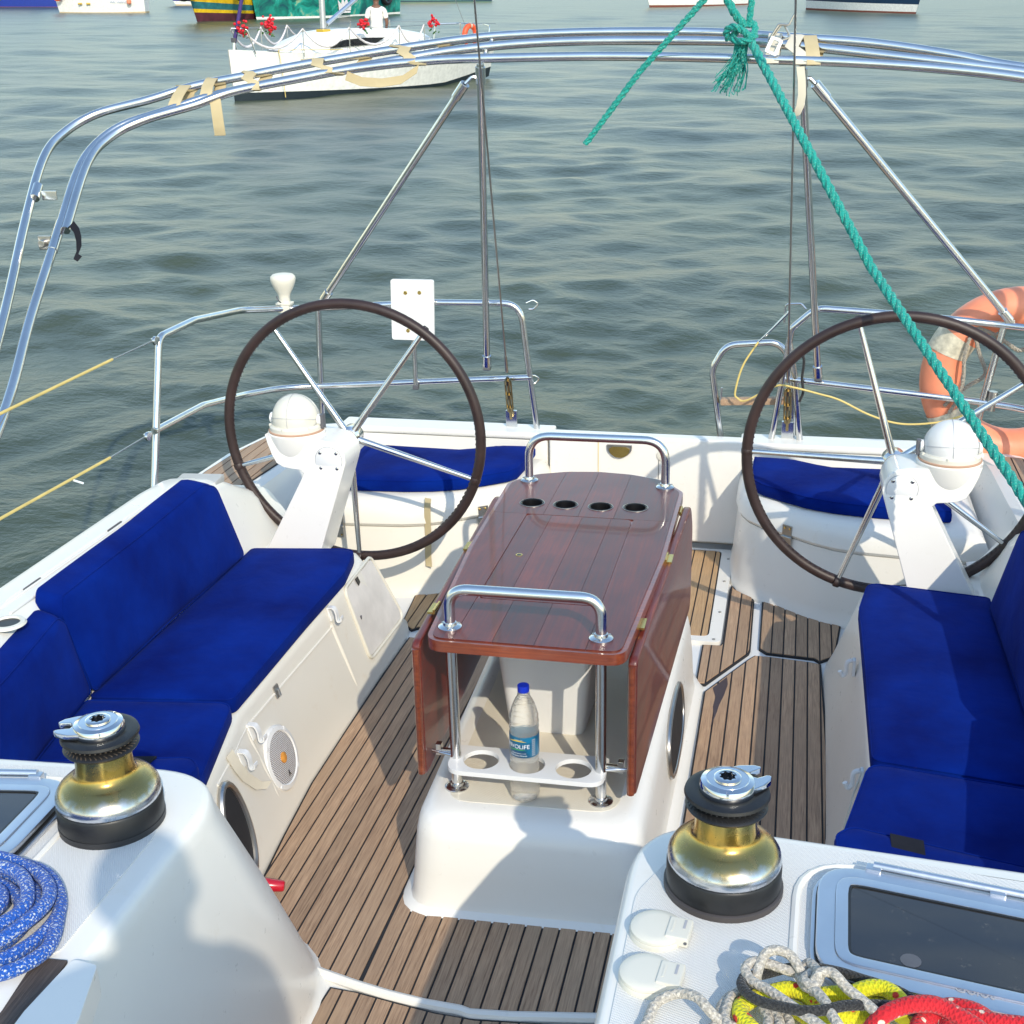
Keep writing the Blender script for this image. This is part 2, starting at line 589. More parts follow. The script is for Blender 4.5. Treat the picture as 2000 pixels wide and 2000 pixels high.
def fillet(pts, r, k=6, closed=False):
    """polyline with rounded corners (2D or 3D); r may be a list"""
    P = [np.array(p, float) for p in pts]
    n = len(P)
    rr = r if isinstance(r, (list, tuple)) else [r] * n
    out = []
    for i in range(n):
        if not closed and i in (0, n - 1):
            out.append(tuple(P[i]))
            continue
        a, b, c = P[i - 1], P[i], P[(i + 1) % n]
        u, v = a - b, c - b
        lu, lv = np.linalg.norm(u), np.linalg.norm(v)
        u, v = u / lu, v / lv
        ang = math.acos(max(-1, min(1, float(u @ v))))
        if rr[i] <= 0 or ang > 3.05:
            out.append(tuple(b))
            continue
        d = min(rr[i] / math.tan(ang / 2), lu * 0.48, lv * 0.48)
        s0, s1 = b + u * d, b + v * d
        for j in range(k + 1):
            t = j / k
            out.append(tuple((1 - t) ** 2 * s0 + 2 * t * (1 - t) * b + t * t * s1))
    return out


def mir(poly, s):
    """mirror a plan outline to the other side of the yacht"""
    return [(s * p[0],) + tuple(p[1:]) for p in poly]


def clipx(poly, x0, x1):
    def half(P, sign, lim):
        out = []
        for i in range(len(P)):
            a, b = P[i - 1], P[i]
            ia, ib = sign * (a[0] - lim) >= 0, sign * (b[0] - lim) >= 0
            if ia != ib:
                t = (lim - a[0]) / (b[0] - a[0])
                out.append((lim, a[1] + t * (b[1] - a[1])))
            if ib:
                out.append(b)
        return out
    P = half(poly, 1, x0)
    return half(P, -1, x1) if len(P) > 2 else P


def area(P):
    return abs(sum(a[0] * b[1] - b[0] * a[1] for a, b in zip(P, P[1:] + P[:1]))) / 2


def inset(poly, d):
    """small inward offset of a plan outline (toward its inside along edge normals)"""
    n = len(poly)
    sg = 1 if sum(a[0] * b[1] - b[0] * a[1] for a, b in zip(poly, poly[1:] + poly[:1])) > 0 else -1
    out = []
    for i in range(n):
        a, b, c = (np.array(poly[i - 1]), np.array(poly[i]), np.array(poly[(i + 1) % n]))
        e1, e2 = b - a, c - b
        l1, l2 = np.linalg.norm(e1), np.linalg.norm(e2)
        if l1 < 1e-9 or l2 < 1e-9:
            out.append(tuple(b))
            continue
        n1 = np.array((-e1[1], e1[0])) / l1 * sg
        n2 = np.array((-e2[1], e2[0])) / l2 * sg
        m = n1 + n2
        k = m @ m / 2
        out.append(tuple(b + m * d / max(k, 0.5)))
    return out


def planks(poly, parent, x_off, pitch=0.044, gap=0.0055, z=0.0, mat='teak', thick=0.008, margin=0.006):
    """teak strips clipped to a panel outline, over a sheet of black caulking"""
    G().prism(poly, z - 0.012, z - 0.0030).obj('caulking', 'caulk', parent, smooth=False)
    ins = inset(poly, margin)
    xs = [p[0] for p in ins]
    k0 = math.floor((min(xs) - x_off) / pitch)
    k1 = math.ceil((max(xs) - x_off) / pitch)
    for k in range(k0, k1):
        a, b = x_off + k * pitch + gap / 2, x_off + (k + 1) * pitch - gap / 2
        P = clipx(ins, a, b)
        Q = []
        for q in P:
            if not Q or abs(q[0] - Q[-1][0]) + abs(q[1] - Q[-1][1]) > 1e-5:
                Q.append(q)
        if len(Q) > 2 and area(Q) > 2e-4:
            dz = random.uniform(-0.0004, 0.0006)
            G().prism(Q, z - thick, z + dz).obj('plank', mat, parent, bevel=0.0008, seg=1, smooth=False)


def cushion(name, top, thick, label, cat, grp=None, bevel=0.022, puff=0.012, mat='navy', pipe=True, patch=None):
    """padded slab: 'top' is the upper face outline in 3D, 'thick' the offset to its underside"""
    n = len(top)
    T = [Vector(p) for p in top]
    th = Vector(thick)
    up_ = -th.normalized()
    c = sum(T, Vector()) / n
    secs = []
    d = th.length
    # rounded rim built as stacked rings
    for inw, dep in ((0.9, 1.0), (0.25, 0.97), (0.0, 0.80), (0.0, 0.30), (0.22, 0.06), (0.7, -0.02)):
        ring = []
        for p in T:
            q = p - (p - c).normalized() * (inw * bevel)
            ring.append(q + th * dep)
        secs.append(ring)
    g = G().loft([[tuple(p) for p in s] for s in secs], cap0=True, cap1=False)
    # pillowed top: rings shrinking to the centre
    rings = [secs[-1]]
    for f in (0.93, 0.82, 0.66, 0.45, 0.22):
        rings.append([c + (p - c) * f + up_ * (puff * (1 - f) ** 0.6 * 1.2 + 0.002) for p in secs[-1]])
    g.loft([[tuple(p) for p in s] for s in rings], cap0=False, cap1=True)
    o = g.obj(name, mat)
    bm = bmesh.new()
    bm.from_mesh(o.data)
    bmesh.ops.remove_doubles(bm, verts=bm.verts[:], dist=1e-5)
    bmesh.ops.recalc_face_normals(bm, faces=bm.faces[:])
    bm.to_mesh(o.data)
    bm.free()
    o.data.shade_smooth()
    tag(o, label, cat, grp)
    if pipe:
        G().tube([tuple(p + up_ * 0.0015) for p in secs[-2]], 0.0022, 5, closed=True).obj('piping', 'navy', o)
    if patch:
        patch(o)
    return o


def dense(poly, step=0.06):
    out = []
    n = len(poly)
    for i in range(n):
        a, b = np.array(poly[i], float), np.array(poly[(i + 1) % n], float)
        m = max(1, int(np.linalg.norm(b - a) / step))
        for j in range(m):
            out.append(tuple(a + (b - a) * j / m))
    return out


def circ(c, r, n=28, ph=0.0):
    return [(c[0] + r * math.cos(ph + 2 * math.pi * k / n), c[1] + r * math.sin(ph + 2 * math.pi * k / n)) for k in range(n)]


def text_mesh(body, size, depth=0.0006, spacing=1.0):
    cu = D.curves.new('lettering', 'FONT')
    cu.body = body
    cu.size = size
    cu.extrude = depth
    cu.align_x = 'CENTER'
    cu.align_y = 'CENTER'
    cu.space_character = spacing
    cu.resolution_u = 3
    tmp = D.objects.new('lettering_tmp', cu)
    col.objects.link(tmp)
    dg = bpy.context.evaluated_depsgraph_get()
    me = D.meshes.new_from_object(tmp.evaluated_get(dg))
    V = [v.co.copy() for v in me.vertices]
    F = [tuple(p.vertices) for p in me.polygons]
    D.objects.remove(tmp)
    D.curves.remove(cu)
    D.meshes.remove(me)
    return V, F


AX_Y = Matrix(((1, 0, 0), (0, 0, -1), (0, 1, 0)))      # lathe axis z -> -y ... used for discs facing the bow
AX_X = Matrix(((0, 0, 1), (0, 1, 0), (-1, 0, 0)))      # lathe axis z -> x

# ------------------------------------------------------------------ the sea
def build_sea():
    cx, cy = 0.0, 4.0
    na, ang0, ang1 = 430, R(38), R(136)
    rs = [2.0]
    while rs[-1] < 9000:
        r = rs[-1]
        rs.append(r * (1.0105 if r < 160 else 1.06))
    th = np.linspace(ang0, ang1, na)
    # the rest of the circle, coarser
    th = np.concatenate([th, np.linspace(ang1, ang0 + 2 * math.pi, 70)[1:-1]])
    r = np.array(rs)
    X = cx + r[:, None] * np.cos(th)[None]
    Y = cy + r[:, None] * np.sin(th)[None]
    Zs = np.zeros_like(X)
    w = np.random.default_rng(5)
    for i in range(70):
        lam = 0.26 * (20.0 ** w.random())
        k = 2 * math.pi / lam
        a = w.normal(R(98), 0.55)
        amp = 0.0038 * lam ** 0.68 * w.uniform(0.5, 1.0)
        ph = w.random() * 6.28
        fade = np.clip((lam * 34 - r) / (lam * 18), 0, 1)[:, None]
        q = k * (X * math.cos(a) + Y * math.sin(a)) + ph
        s = np.sin(q + 0.35 * np.sin(0.31 * q + ph * 2))
        Zs += fade * amp * (1.25 * ((s + 1) / 2) ** 1.5 * 2 - 1)
    Zs *= np.clip((r - 2) / 3, 0, 1)[:, None]
    V = np.stack([X, Y, Zs + SEA_Z], -1).reshape(-1, 3)
    m, n = X.shape
    i, j = np.meshgrid(np.arange(m - 1), np.arange(n), indexing='ij')
    j2 = (j + 1) % n
    F = np.stack([i * n + j, (i + 1) * n + j, (i + 1) * n + j2, i * n + j2], -1).reshape(-1, 4)
    me = D.meshes.new('sea')
    me.vertices.add(len(V))
    me.vertices.foreach_set('co', V.ravel())
    me.loops.add(F.size)
    me.loops.foreach_set('vertex_index', F.ravel())
    me.polygons.add(len(F))
    me.polygons.foreach_set('loop_start', np.arange(0, F.size, 4))
    me.polygons.foreach_set('loop_total', np.full(len(F), 4))
    me.update()
    me.validate()
    me.shade_smooth()
    t = NT('sea_water')
    co = t.coord(scale=(0.85, 1.2, 1.0), rot=(0, 0, R(8)))
    silt = t.noise(t.coord(), 0.22, 3)
    base = t.ramp(silt, [(0.35, (0.044, 0.060, 0.043)), (0.65, (0.060, 0.077, 0.046))])
    n1 = t.noise(co, 1.5, 5, 0.6, 0.3)
    n2 = t.noise(co, 9.0, 5, 0.65, 0.3)
    n3 = t.noise(co, 0.42, 3, 0.6)
    b = t.bump(n3, 0.45, 0.15)
    b = t.bump(n1, 0.45, 0.10, b)
    b = t.bump(n2, 0.50, 0.030, b)
    t.set(Base_Color=base, Roughness=0.30, IOR=1.333)
    t.l(b, t.b.inputs['Normal'])
    me.materials.append(t.m)
    o = D.objects.new('water', me)
    col.objects.link(o)
    o['kind'] = 'structure'
    o['label'] = 'murky green harbour water with short wind ripples'


build_sea()

# ------------------------------------------------------------------ the yacht underfoot
boat = thing('sailboat', 'white sailing yacht whose open cockpit fills the picture, teak floor strips', 'sailboat', (0, 3.2, 0))

# hull: topsides and transom below the deck edge
secs = []
for z, k, yb in ((0.46, 1.0, 5.46), (0.30, 1.0, 5.50), (-0.2, 0.97, 5.52), (-1.15, 0.82, 5.3)):
    pl = [(1.78, -3.0), (1.79, 3.0), (1.785, 4.2), (1.765, 4.9), (1.70, 5.22), (1.52, 5.38), (1.1, 5.45), (0.5, 5.47)]
    ring = [(x * k, y - (5.46 - yb) * (y > 5), z) for x, y in pl]
    ring = ring + [(-x, y, zz) for x, y, zz in reversed(ring)]
    secs.append(ring)
G().loft(secs, closed=False, cap0=False, cap1=False).obj('hull', 'gel', boat)

# cockpit sole: moulded floor pan with teak panels let into it
floor = G().prism([(-0.95, 1.0), (0.95, 1.0), (1.42, 4.1), (1.42, 5.4), (-1.42, 5.4), (-1.42, 4.1)], -0.05, -0.012).obj('cockpit_floor', 'gel_sole', boat, smooth=False)
XO = -0.1925
ridge = [(-0.60, 2.42), (-0.531, 2.394), (-0.425, 2.364), (-0.33, 2.34), (-0.244, 2.323), (-0.15, 2.311), (-0.063, 2.307), (-0.037, 2.300), (0.06, 2.31), (0.178, 2.33), (0.30, 2.35), (0.3795, 2.365)]
xl = XO - 3 * 0.044
left = [(xl, 4.205), (-0.765, 4.205), (-0.770, 3.875), (-0.769, 3.573), (-0.764, 3.159), (-0.742, 2.872), (-0.721, 2.661), (-0.70, 2.54), (-0.60, 2.42), (-0.531, 2.394), (-0.425, 2.364), (xl, 2.339)]
planks(left, floor, XO)
front = [p for p in ridge if p[0] > xl]
front = [(xl, 2.339)] + front + [(0.3795, 2.66), (0.30, 2.648), (0.241, 2.642), (0.10, 2.640), (-0.012, 2.636), (-0.146, 2.627), (-0.235, 2.617), (-0.270, 2.628), (-0.295, 2.652), (-0.312, 2.69), (xl, 2.76)]
planks(front, floor, XO)
right = [(0.3795, 2.365), (0.55, 2.40), (0.70, 2.52), (0.735, 2.80), (0.786, 3.123), (0.796, 3.535), (0.790, 3.86), (0.780, 4.251), (0.741, 4.262), (0.588, 4.280), (0.541, 4.280), (0.522, 4.250), (0.3795, 3.968)]
planks(right, floor, XO)
sb = [(0.345, 4.021), (0.38, 4.023), (0.52, 4.295), (0.525, 4.327), (0.521, 4.77), (0.512, 4.806), (0.477, 4.838), (0.438, 4.879), (0.421, 4.92), (0.416, 4.865), (0.417, 4.364), (0.411, 4.343), (0.345, 4.338)]
sc_ = [(0.551, 4.775), (0.565, 4.789), (0.856, 4.59), (0.834, 4.359), (0.817, 4.31), (0.774, 4.268), (0.754, 4.291), (0.583, 4.307), (0.554, 4.34)]
for s in (1, -1):
    planks(mir(sb, s), floor, XO, mat='teak_fresh' if s < 0 else 'teak')
    planks(mir(sc_, s), floor, XO, mat='teak_fresh' if s < 0 else 'teak')
grate = fillet([(-0.362, 4.396), (0.364, 4.396), (0.359, 5.277), (-0.357, 5.277)], 0.03, 4, True)
planks(grate, floor, XO + 0.009, pitch=0.047, mat='teak_fresh', z=0.004)
fr = [(-0.391, 2.312), (-0.32, 2.308), (-0.211, 2.291), (-0.117, 2.278), (-0.021, 2.274), (0.183, 2.297), (0.36, 2.33), (0.36, 1.35), (-0.397, 1.35), (-0.397, 2.25)]
planks(fr, floor, XO + 0.012, mat='teak')
# raised lip between the main sole and the step at the companionway
lip = [(x, y - 0.011) for x, y in ridge]
G().tube([(x, y, -0.004) for x, y in lip], 0.0135, 8).obj('drain_lip', 'gel', floor)
# hatch frame round the aft floor grating
G().holed(fillet([(-0.412, 4.350), (0.413, 4.350), (0.411, 5.292), (-0.407, 5.292)], 0.03, 4, True), [list(reversed(grate))], -0.012, 0.006).obj('hatch_frame', 'gel', floor, bevel=0.002)
# dark wet stain let into the sole where the varnish spilled
G().prism([(0.408, 3.995), (0.452, 4.085), (0.458, 4.03), (0.45, 3.95), (0.437, 3.87), (0.434, 3.83), (0.420, 3.72), (0.424, 3.80), (0.418, 3.86), (0.422, 3.93)], 0.0006, 0.0012).obj('varnish_stain', plain('stain', (0.035, 0.012, 0.009), 0.35), floor, smooth=False)
# screws along the hatch frame
for (x, y) in ((0.392, 5.18), (0.39, 4.93), (0.392, 4.62), (0.385, 4.37)):
    G().lathe([(0.006, 0.006), (0.006, 0.009), (0.003, 0.0095)], (x, y, 0), 10).obj('screw', 'steel_dull', floor)

# seat bases, coamings, side decks, helm seats: one set each side
for s in (-1, 1):
    sole = [(0.722, 2.0), (0.722, 2.62), (0.744, 2.872), (0.766, 3.159), (0.770, 3.5), (0.772, 3.9), (0.768, 4.16), (0.778, 4.25), (0.81, 4.33), (0.88, 4.375), (1.02, 4.385), (1.46, 4.39), (1.46, 2.0)]
    if s > 0:
        sole = [(x + (0.018 if x < 1 else 0), y) for x, y in sole]
    top_ = [(0.775, 2.0), (0.775, 2.45), (0.835, 2.78), (0.872, 2.92), (0.878, 3.3), (0.88, 3.75), (0.882, 3.98), (0.90, 4.08), (0.95, 4.15), (1.02, 4.175), (1.12, 4.18), (1.46, 4.19), (1.46, 2.0)]
    hs = [(-0.014, -0.004), (0.0, 0.0), (0.008, 0.022), (0.03, 0.10), (0.07, 0.22), (0.13, 0.37), (0.22, 0.60), (0.30, 0.80), (0.335, 0.885), (0.352, 0.945), (0.361, 1.03), (0.363, 1.14)]
    secs = []
    for z, k in hs:
        secs.append([(s * (a[0] + (b[0] - a[0]) * k), a[1] + (b[1] - a[1]) * k, z) for a, b in zip(sole, top_)])
    seat = G().loft(secs, cap0=False, cap1=True).obj('seat_base', 'gel_cream' if s < 0 else 'gel', boat)
    md = seat.modifiers.new('round', 'BEVEL')
    md.width = 0.02
    md.segments = 3
    md.limit_method = 'ANGLE'
    md.angle_limit = R(45)
    # coaming
    prof = [(1.25, 0.355), (1.285, 0.372), (1.31, 0.44), (1.365, 0.63), (1.385, 0.680), (1.405, 0.700), (1.44, 0.7065), (1.468, 0.7065), (1.472, 0.701), (1.479, 0.701), (1.483, 0.7065), (1.535, 0.705), (1.565, 0.695), (1.585, 0.66), (1.60, 0.58), (1.61, 0.49)]
    secs = []
    for y, f, dx in ((1.7, 1.0, -0.18), (2.1, 1.0, -0.13), (2.55, 1.0, -0.035), (2.85, 1.0, 0), (3.3, 1.0, 0), (3.75, 1.0, 0), (3.92, 0.97, 0), (4.05, 0.86, 0.0), (4.2, 0.64, 0.0), (4.34, 0.46, 0.01), (4.44, 0.40, 0.015)):
        secs.append([(s * (x + dx), y, 0.355 + (z - 0.355) * f) for x, z in prof])
    G().loft(secs, closed=False, cap0=False, cap1=False).obj('coaming', 'gel' if s < 0 else 'gel', boat)
    # raised rim of the coaming locker lid
    lid = fillet([(1.415, 2.75, 0.7085), (1.415, 3.62, 0.7085), (1.455, 3.70, 0.7085), (1.462, 2.75, 0.7085)], 0.02, 3)
    G().tube([(s * a, b, c) for a, b, c in lid], 0.004, 6).obj('locker_rim', 'gel', boat)
    for y in (2.95, 3.42):
        G().box((s * 1.4755, y, 0.7045), (0.006, 0.085, 0.006)).obj('drain_slot', 'seam', boat, bevel=0.002)
    # side deck with teak strips aft
    dk = [(1.50, 4.36), (1.545, 4.36), (1.60, 4.2), (1.60, 1.0), (1.78, 1.0), (1.785, 3.0), (1.78, 4.2), (1.76, 4.85), (1.70, 5.16), (1.56, 5.34), (1.40, 5.40), (1.40, 5.28), (1.455, 5.15), (1.462, 4.72), (1.475, 4.45)]
    deck = G().prism(mir(dk, s), 0.40, 0.488).obj('side_deck', 'gel', boat, bevel=0.012)
    tk = [(1.552, 4.40), (1.60, 4.25), (1.735, 4.25), (1.74, 4.6), (1.726, 4.86), (1.675, 5.12), (1.56, 5.29), (1.47, 5.30), (1.475, 5.15), (1.478, 4.72), (1.50, 4.46)]
    planks(mir(tk, s), deck, s * 1.47, pitch=0.046, z=0.4945)
    # helm well side wall
    pr = [(1.24, -0.012), (1.27, 0.01), (1.30, 0.08), (1.345, 0.22), (1.41, 0.42), (1.435, 0.475), (1.465, 0.4895)]
    secs = [[(s * (x + dx), y, z) for x, z in pr] for y, dx in ((4.20, 0.02), (4.5, 0.012), (4.8, 0.0), (5.15, -0.01), (5.36, -0.03))]
    G().loft(secs, closed=False, cap0=False, cap1=False).obj('helm_well_wall', 'gel', boat)
    # helm seat: box and hinged lid
    bx = [(0.402, 5.31), (0.402, 5.12), (0.420, 4.96), (0.452, 4.872), (0.52, 4.80), (0.62, 4.738), (0.716, 4.662), (0.80, 4.612), (0.90, 4.587), (1.1, 4.565), (1.36, 4.55), (1.36, 5.31)]
    up_ = [(0.425, 5.31), (0.427, 5.12), (0.447, 4.985), (0.482, 4.905), (0.55, 4.83), (0.645, 4.765), (0.735, 4.695), (0.812, 4.650), (0.905, 4.625), (1.1, 4.605), (1.36, 4.59), (1.36, 5.31)]
    secs = []
    for z, k in ((-0.014, -0.25), (0.0, -0.2), (0.012, 0.0), (0.05, 0.25), (0.15, 0.55), (0.25, 0.9), (0.283, 1.0)):
        secs.append([(s * (a[0] + (b[0] - a[0]) * k), a[1] + (b[1] - a[1]) * k, z) for a, b in zip(bx, up_)])
    hseat = G().loft(secs, cap0=False).obj('helm_seat', 'gel_cream' if s < 0 else 'gel', boat)
    secs = []
    for z, d in ((0.2862, 0.0), (0.300, -0.010), (0.34, -0.004), (0.375, 0.012), (0.393, 0.035), (0.400, 0.075)):
        secs.append([(s * x, y, z) for x, y in (inset(up_, d) if d else up_)])
    hl = G().loft(secs).obj('helm_seat_lid', 'gel_cream' if s < 0 else 'gel', boat)
    for (x, y) in (((-1.166, 4.60), (-0.603, 4.795)) if s < 0 else ((0.634, 4.772),)):
        g = G()
        a = R(-10 if abs(x) > 1 else 36) * (1 if s > 0 else -1)
        m = Matrix.Rotation(-a, 3, 'Z')
        g.box((x, y - 0.012, 0.315), (0.044, 0.005, 0.044), mat=m)
        g.box((x, y - 0.014, 0.262), (0.044, 0.005, 0.044), mat=m)
        g.tube([Vector((x, y - 0.018, 0.289)) + m @ Vector((q, 0, 0)) for q in (-0.022, 0.022)], 0.006, 8)
        hg = g.obj('hinge', 'steel_dull', hseat, bevel=0.0015)
        for q in (-0.012, 0.012):
            for zz in (0.326, 0.252):
                p = Vector((x, y - 0.018, zz)) + m @ Vector((q, 0, 0))
                G().lathe([(0.0042, 0), (0.0042, 0.002), (0.002, 0.003)], p, 8, m @ AX_Y).obj('screw', 'brass', hseat)
    # transom wall beside the door and its capping
    G().box((s * 0.905, 5.355, 0.235), (0.95, 0.09, 0.47)).obj('transom_wall', 'gel', boat, bevel=0.01)
    G().box((s * 0.915, 5.375, 0.487), (1.0, 0.15, 0.030)).obj('transom_cap', 'gel', boat, bevel=0.012, seg=3)
G().box((-0.905, 4.9, -0.02), (0.01, 0.01, 0.01)).obj('drain_plug', 'steel_dull', boat)

door = G().box((0.003, 5.335, 0.268), (0.85, 0.07, 0.478)).obj('transom_door', 'gel', boat, bevel=0.012, seg=3)
G().box((-0.2, 5.2985, 0.27), (0.0022, 0.003, 0.45)).obj('door_seam', 'yellow_line', door)
G().box((0.068, 5.2985, 0.27), (0.0022, 0.003, 0.45)).obj('door_seam', 'seam', door)
# half-round brass grip and round key plate on the transom door
g = G()
pr = [(-0.055, 0.47), (0.055, 0.47)] + [(0.055 * math.cos(a), 0.455 - 0.055 * math.sin(a) * 0.75) for a in np.linspace(0, math.pi, 13)]
g.loft([[(-0.105 + x, 5.296, z) for x, z in pr], [(-0.105 + x, 5.288, z) for x, z in pr]])
gp = g.obj('door_grip', 'steel_dull', door, bevel=0.002)
pr = [(0.046 * math.cos(a), 0.452 - 0.040 * math.sin(a)) for a in np.linspace(0, math.pi, 13)] + [(-0.03, 0.462), (0.03, 0.462)]
G().loft([[(-0.105 + x, 5.287, z) for x, z in pr], [(-0.105 + x, 5.2845, z) for x, z in pr]]).obj('grip_recess', 'brass', gp)
G().lathe([(0.026, 0), (0.026, 0.004), (0.022, 0.006), (0.004, 0.006)], (0.085, 5.299, 0.428), 24, AX_Y).obj('key_plate', 'plastic_cream', door)
G().box((0.085, 5.291, 0.428), (0.010, 0.004, 0.026)).obj('keyhole', 'brass', door)

# moulded table base on the sole, with its non-skid top and oval portlight
sole = fillet([(-0.318, 2.612), (0.352, 2.640), (0.365, 4.0), (0.30, 4.16), (-0.29, 4.16), (-0.345, 4.0)], [0.10, 0.10, 0.12, 0.1, 0.1, 0.12], 5, True)
ctr = np.array((0.01, 3.36))


def shrink(P, dx, dy):
    return [(ctr[0] + (x - ctr[0]) * (1 - dx / 0.33), ctr[1] + (y - ctr[1]) * (1 - dy / 0.74)) for x, y in P]


secs = []
for z, dx, dy in ((-0.012, -0.012, -0.012), (0.004, 0.0, 0.0), (0.012, 0.016, 0.014), (0.03, 0.021, 0.02), (0.10, 0.027, 0.026), (0.20, 0.036, 0.034), (0.235, 0.042, 0.042), (0.255, 0.052, 0.058), (0.266, 0.070, 0.080), (0.270, 0.090, 0.105)):
    P = shrink(sole, dx, dy)
    secs.append([(x, y, z + (max(0, y - 3.2) * 0.055 if z > 0.05 else 0)) for x, y in P])
tb = G().loft(secs, cap0=False).obj('table_base', 'gel', boat)
ns = shrink(sole, 0.105, 0.125)
G().loft([[(x, y, 0.2705 + max(0, y - 3.2) * 0.055) for x, y in ns], [(x, y, 0.2722 + max(0, y - 3.2) * 0.055) for x, y in inset(ns, 0.002)]], cap0=False).obj('non_skid_pad', 'gel_nonskid_cream', tb)
# portlight in the starboard side of the base
ov = [(3.42 + 0.20 * math.copysign(abs(math.cos(a)) ** 0.75, math.cos(a)), 0.155 + 0.095 * math.copysign(abs(math.sin(a)) ** 0.75, math.sin(a))) for a in np.linspace(0, 2 * math.pi, 28, endpoint=False)]
g = G().tube([(0.3395 - (z - 0.05) * 0.09, y, z) for y, z in ov], 0.009, 8, closed=True)
pf = g.obj('portlight_frame', 'steel_dull', tb)
G().loft([[(0.330 - (z - 0.05) * 0.09, y, z) for y, z in ov], [(0.343 - (z - 0.05) * 0.09, y, z) for y, z in ov]]).obj('portlight_pane', 'caulk', pf)

# cabin ends either side of the companionway
for s in (-1, 1):
    io = 0.43 if s < 0 else 0.378
    top_ = fillet([(io, 0.4), (io, 2.045), (1.06, 2.0), (1.62, 1.93), (1.62, 0.4)], [0, 0.17, 0.1, 0.02, 0], 12, True)
    bot_ = fillet([(io - 0.035, 0.4), (io - 0.030, 2.475), (1.06, 2.545), (1.62, 2.5), (1.62, 0.4)], [0, 0.33, 0.1, 0.02, 0], 12, True)
    secs = []
    for z, k, d in ((-0.012, 0.0, -0.03), (-0.004, 0.0, -0.012), (0.012, 0.02, 0), (0.03, 0.045, 0), (0.38, 0.51, 0), (0.715, 0.985, 0), (0.737, 1.0, 0.0015), (0.750, 1.0, 0.006), (0.7575, 1.0, 0.013), (0.760, 1.0, 0.022)):
        P = [(a[0] + (b[0] - a[0]) * k, a[1] + (b[1] - a[1]) * k) for a, b in zip(bot_, top_)]
        if d:
            P = inset(P, d)
        secs.append([(s * x, y, z) for x, y in P])
    ct = G().loft(secs, cap0=False).obj('cabin_top', 'gel', boat)
    md = ct.modifiers.new('sub', 'SUBSURF')
    md.levels = md.render_levels = 0
    pad = fillet([(0.49, 1.47), (0.49, 1.80), (0.545, 1.955), (0.62, 1.99), (0.79, 1.985), (1.06, 1.95), (1.45, 1.90), (1.45, 0.9), (0.62, 0.9), (0.62, 1.40)], [0.02, 0.1, 0.06, 0.05, 0.02, 0.02, 0.02, 0.02, 0.02, 0.02], 4, True)
    if s > 0:
        pad = fillet([(0.405, 1.2), (0.405, 1.80), (0.475, 1.962), (0.60, 1.995), (0.79, 1.985), (1.06, 1.95), (1.45, 1.90), (1.45, 0.9), (0.42, 0.9)], [0.0, 0.12, 0.06, 0.02, 0.02, 0.02, 0.02, 0.02, 0.0], 4, True)
    G().prism(mir(pad, s), 0.7605, 0.7625).obj('non_skid_pad', 'gel_nonskid', ct)

# sliding companionway slab and its teak runner at the lower left
sl = G().prism(fillet([(-0.452, 1.452), (-0.405, 1.446), (-0.37, 1.33), (-0.37, 0.9), (-0.445, 0.9), (-0.462, 1.33)], 0.012, 3, True), 0.715, 0.772).obj('companionway_slab', 'gel', boat, bevel=0.006)
G().prism([(-0.515, 1.448), (-0.462, 1.452), (-0.452, 1.33), (-0.45, 0.9), (-0.51, 0.9), (-0.50, 1.33)], 0.7605, 0.767).obj('teak_runner', 'teak_dark', boat, bevel=0.002, smooth=False)

# ------------------------------------------------------------------ folding cockpit table
table = thing('cockpit_table', 'varnished red-brown wooden cockpit table with steel grab loops and hanging leaves', 'table', (0, 3.4, 0.27))
out_ = fillet([(-0.238, 2.722), (0.262, 2.722), (0.292, 3.35), (0.292, 3.93), (0.215, 4.045), (0.10, 4.088), (-0.01, 4.1), (-0.12, 4.085), (-0.225, 4.04), (-0.298, 3.94), (-0.285, 3.35)], [0.05, 0.05, 0.2, 0.06, 0.1, 0.1, 0.1, 0.1, 0.1, 0.06, 0.2], 5, True)
cups = [(-0.175, 3.744), (-0.066, 3.743), (0.047, 3.742), (0.157, 3.752)]
holes = [list(reversed(circ(c, 0.0335, 26))) for c in cups]
slab = G().holed(out_, holes, 0.712, 0.7415).obj('tabletop', 'mahogany_edge', table, bevel=0.0115, seg=4, ang=55)
brd = inset(out_, 0.013)
lid = fillet([(-0.1715, 2.987), (0.1648, 2.987), (0.1648, 3.644), (-0.1715, 3.644)], 0.028, 4, True)


def clipy(P, y0, y1):
    Q = clipx([(y, x) for x, y in P], y0, y1)
    return [(x, y) for y, x in Q]


def clean(P):
    Q = []
    for q in P:
        if not Q or abs(q[0] - Q[-1][0]) + abs(q[1] - Q[-1][1]) > 1e-5:
            Q.append(q)
    return Q


gp = 0.0009
zb, zt = 0.7405, 0.7448


def board(P, hl=None, z=zt):
    P = clean(P)
    g = G().holed(P, hl, zb, z) if hl else G().prism(P, zb, z)
    return g.obj('board', 'mahogany', slab, smooth=False)


board(clipy(clipx(brd, -9, -0.1715), -9, 3.6435), None)
board(clipy(clipx(brd, 0.1650, 9), -9, 3.6435), None)
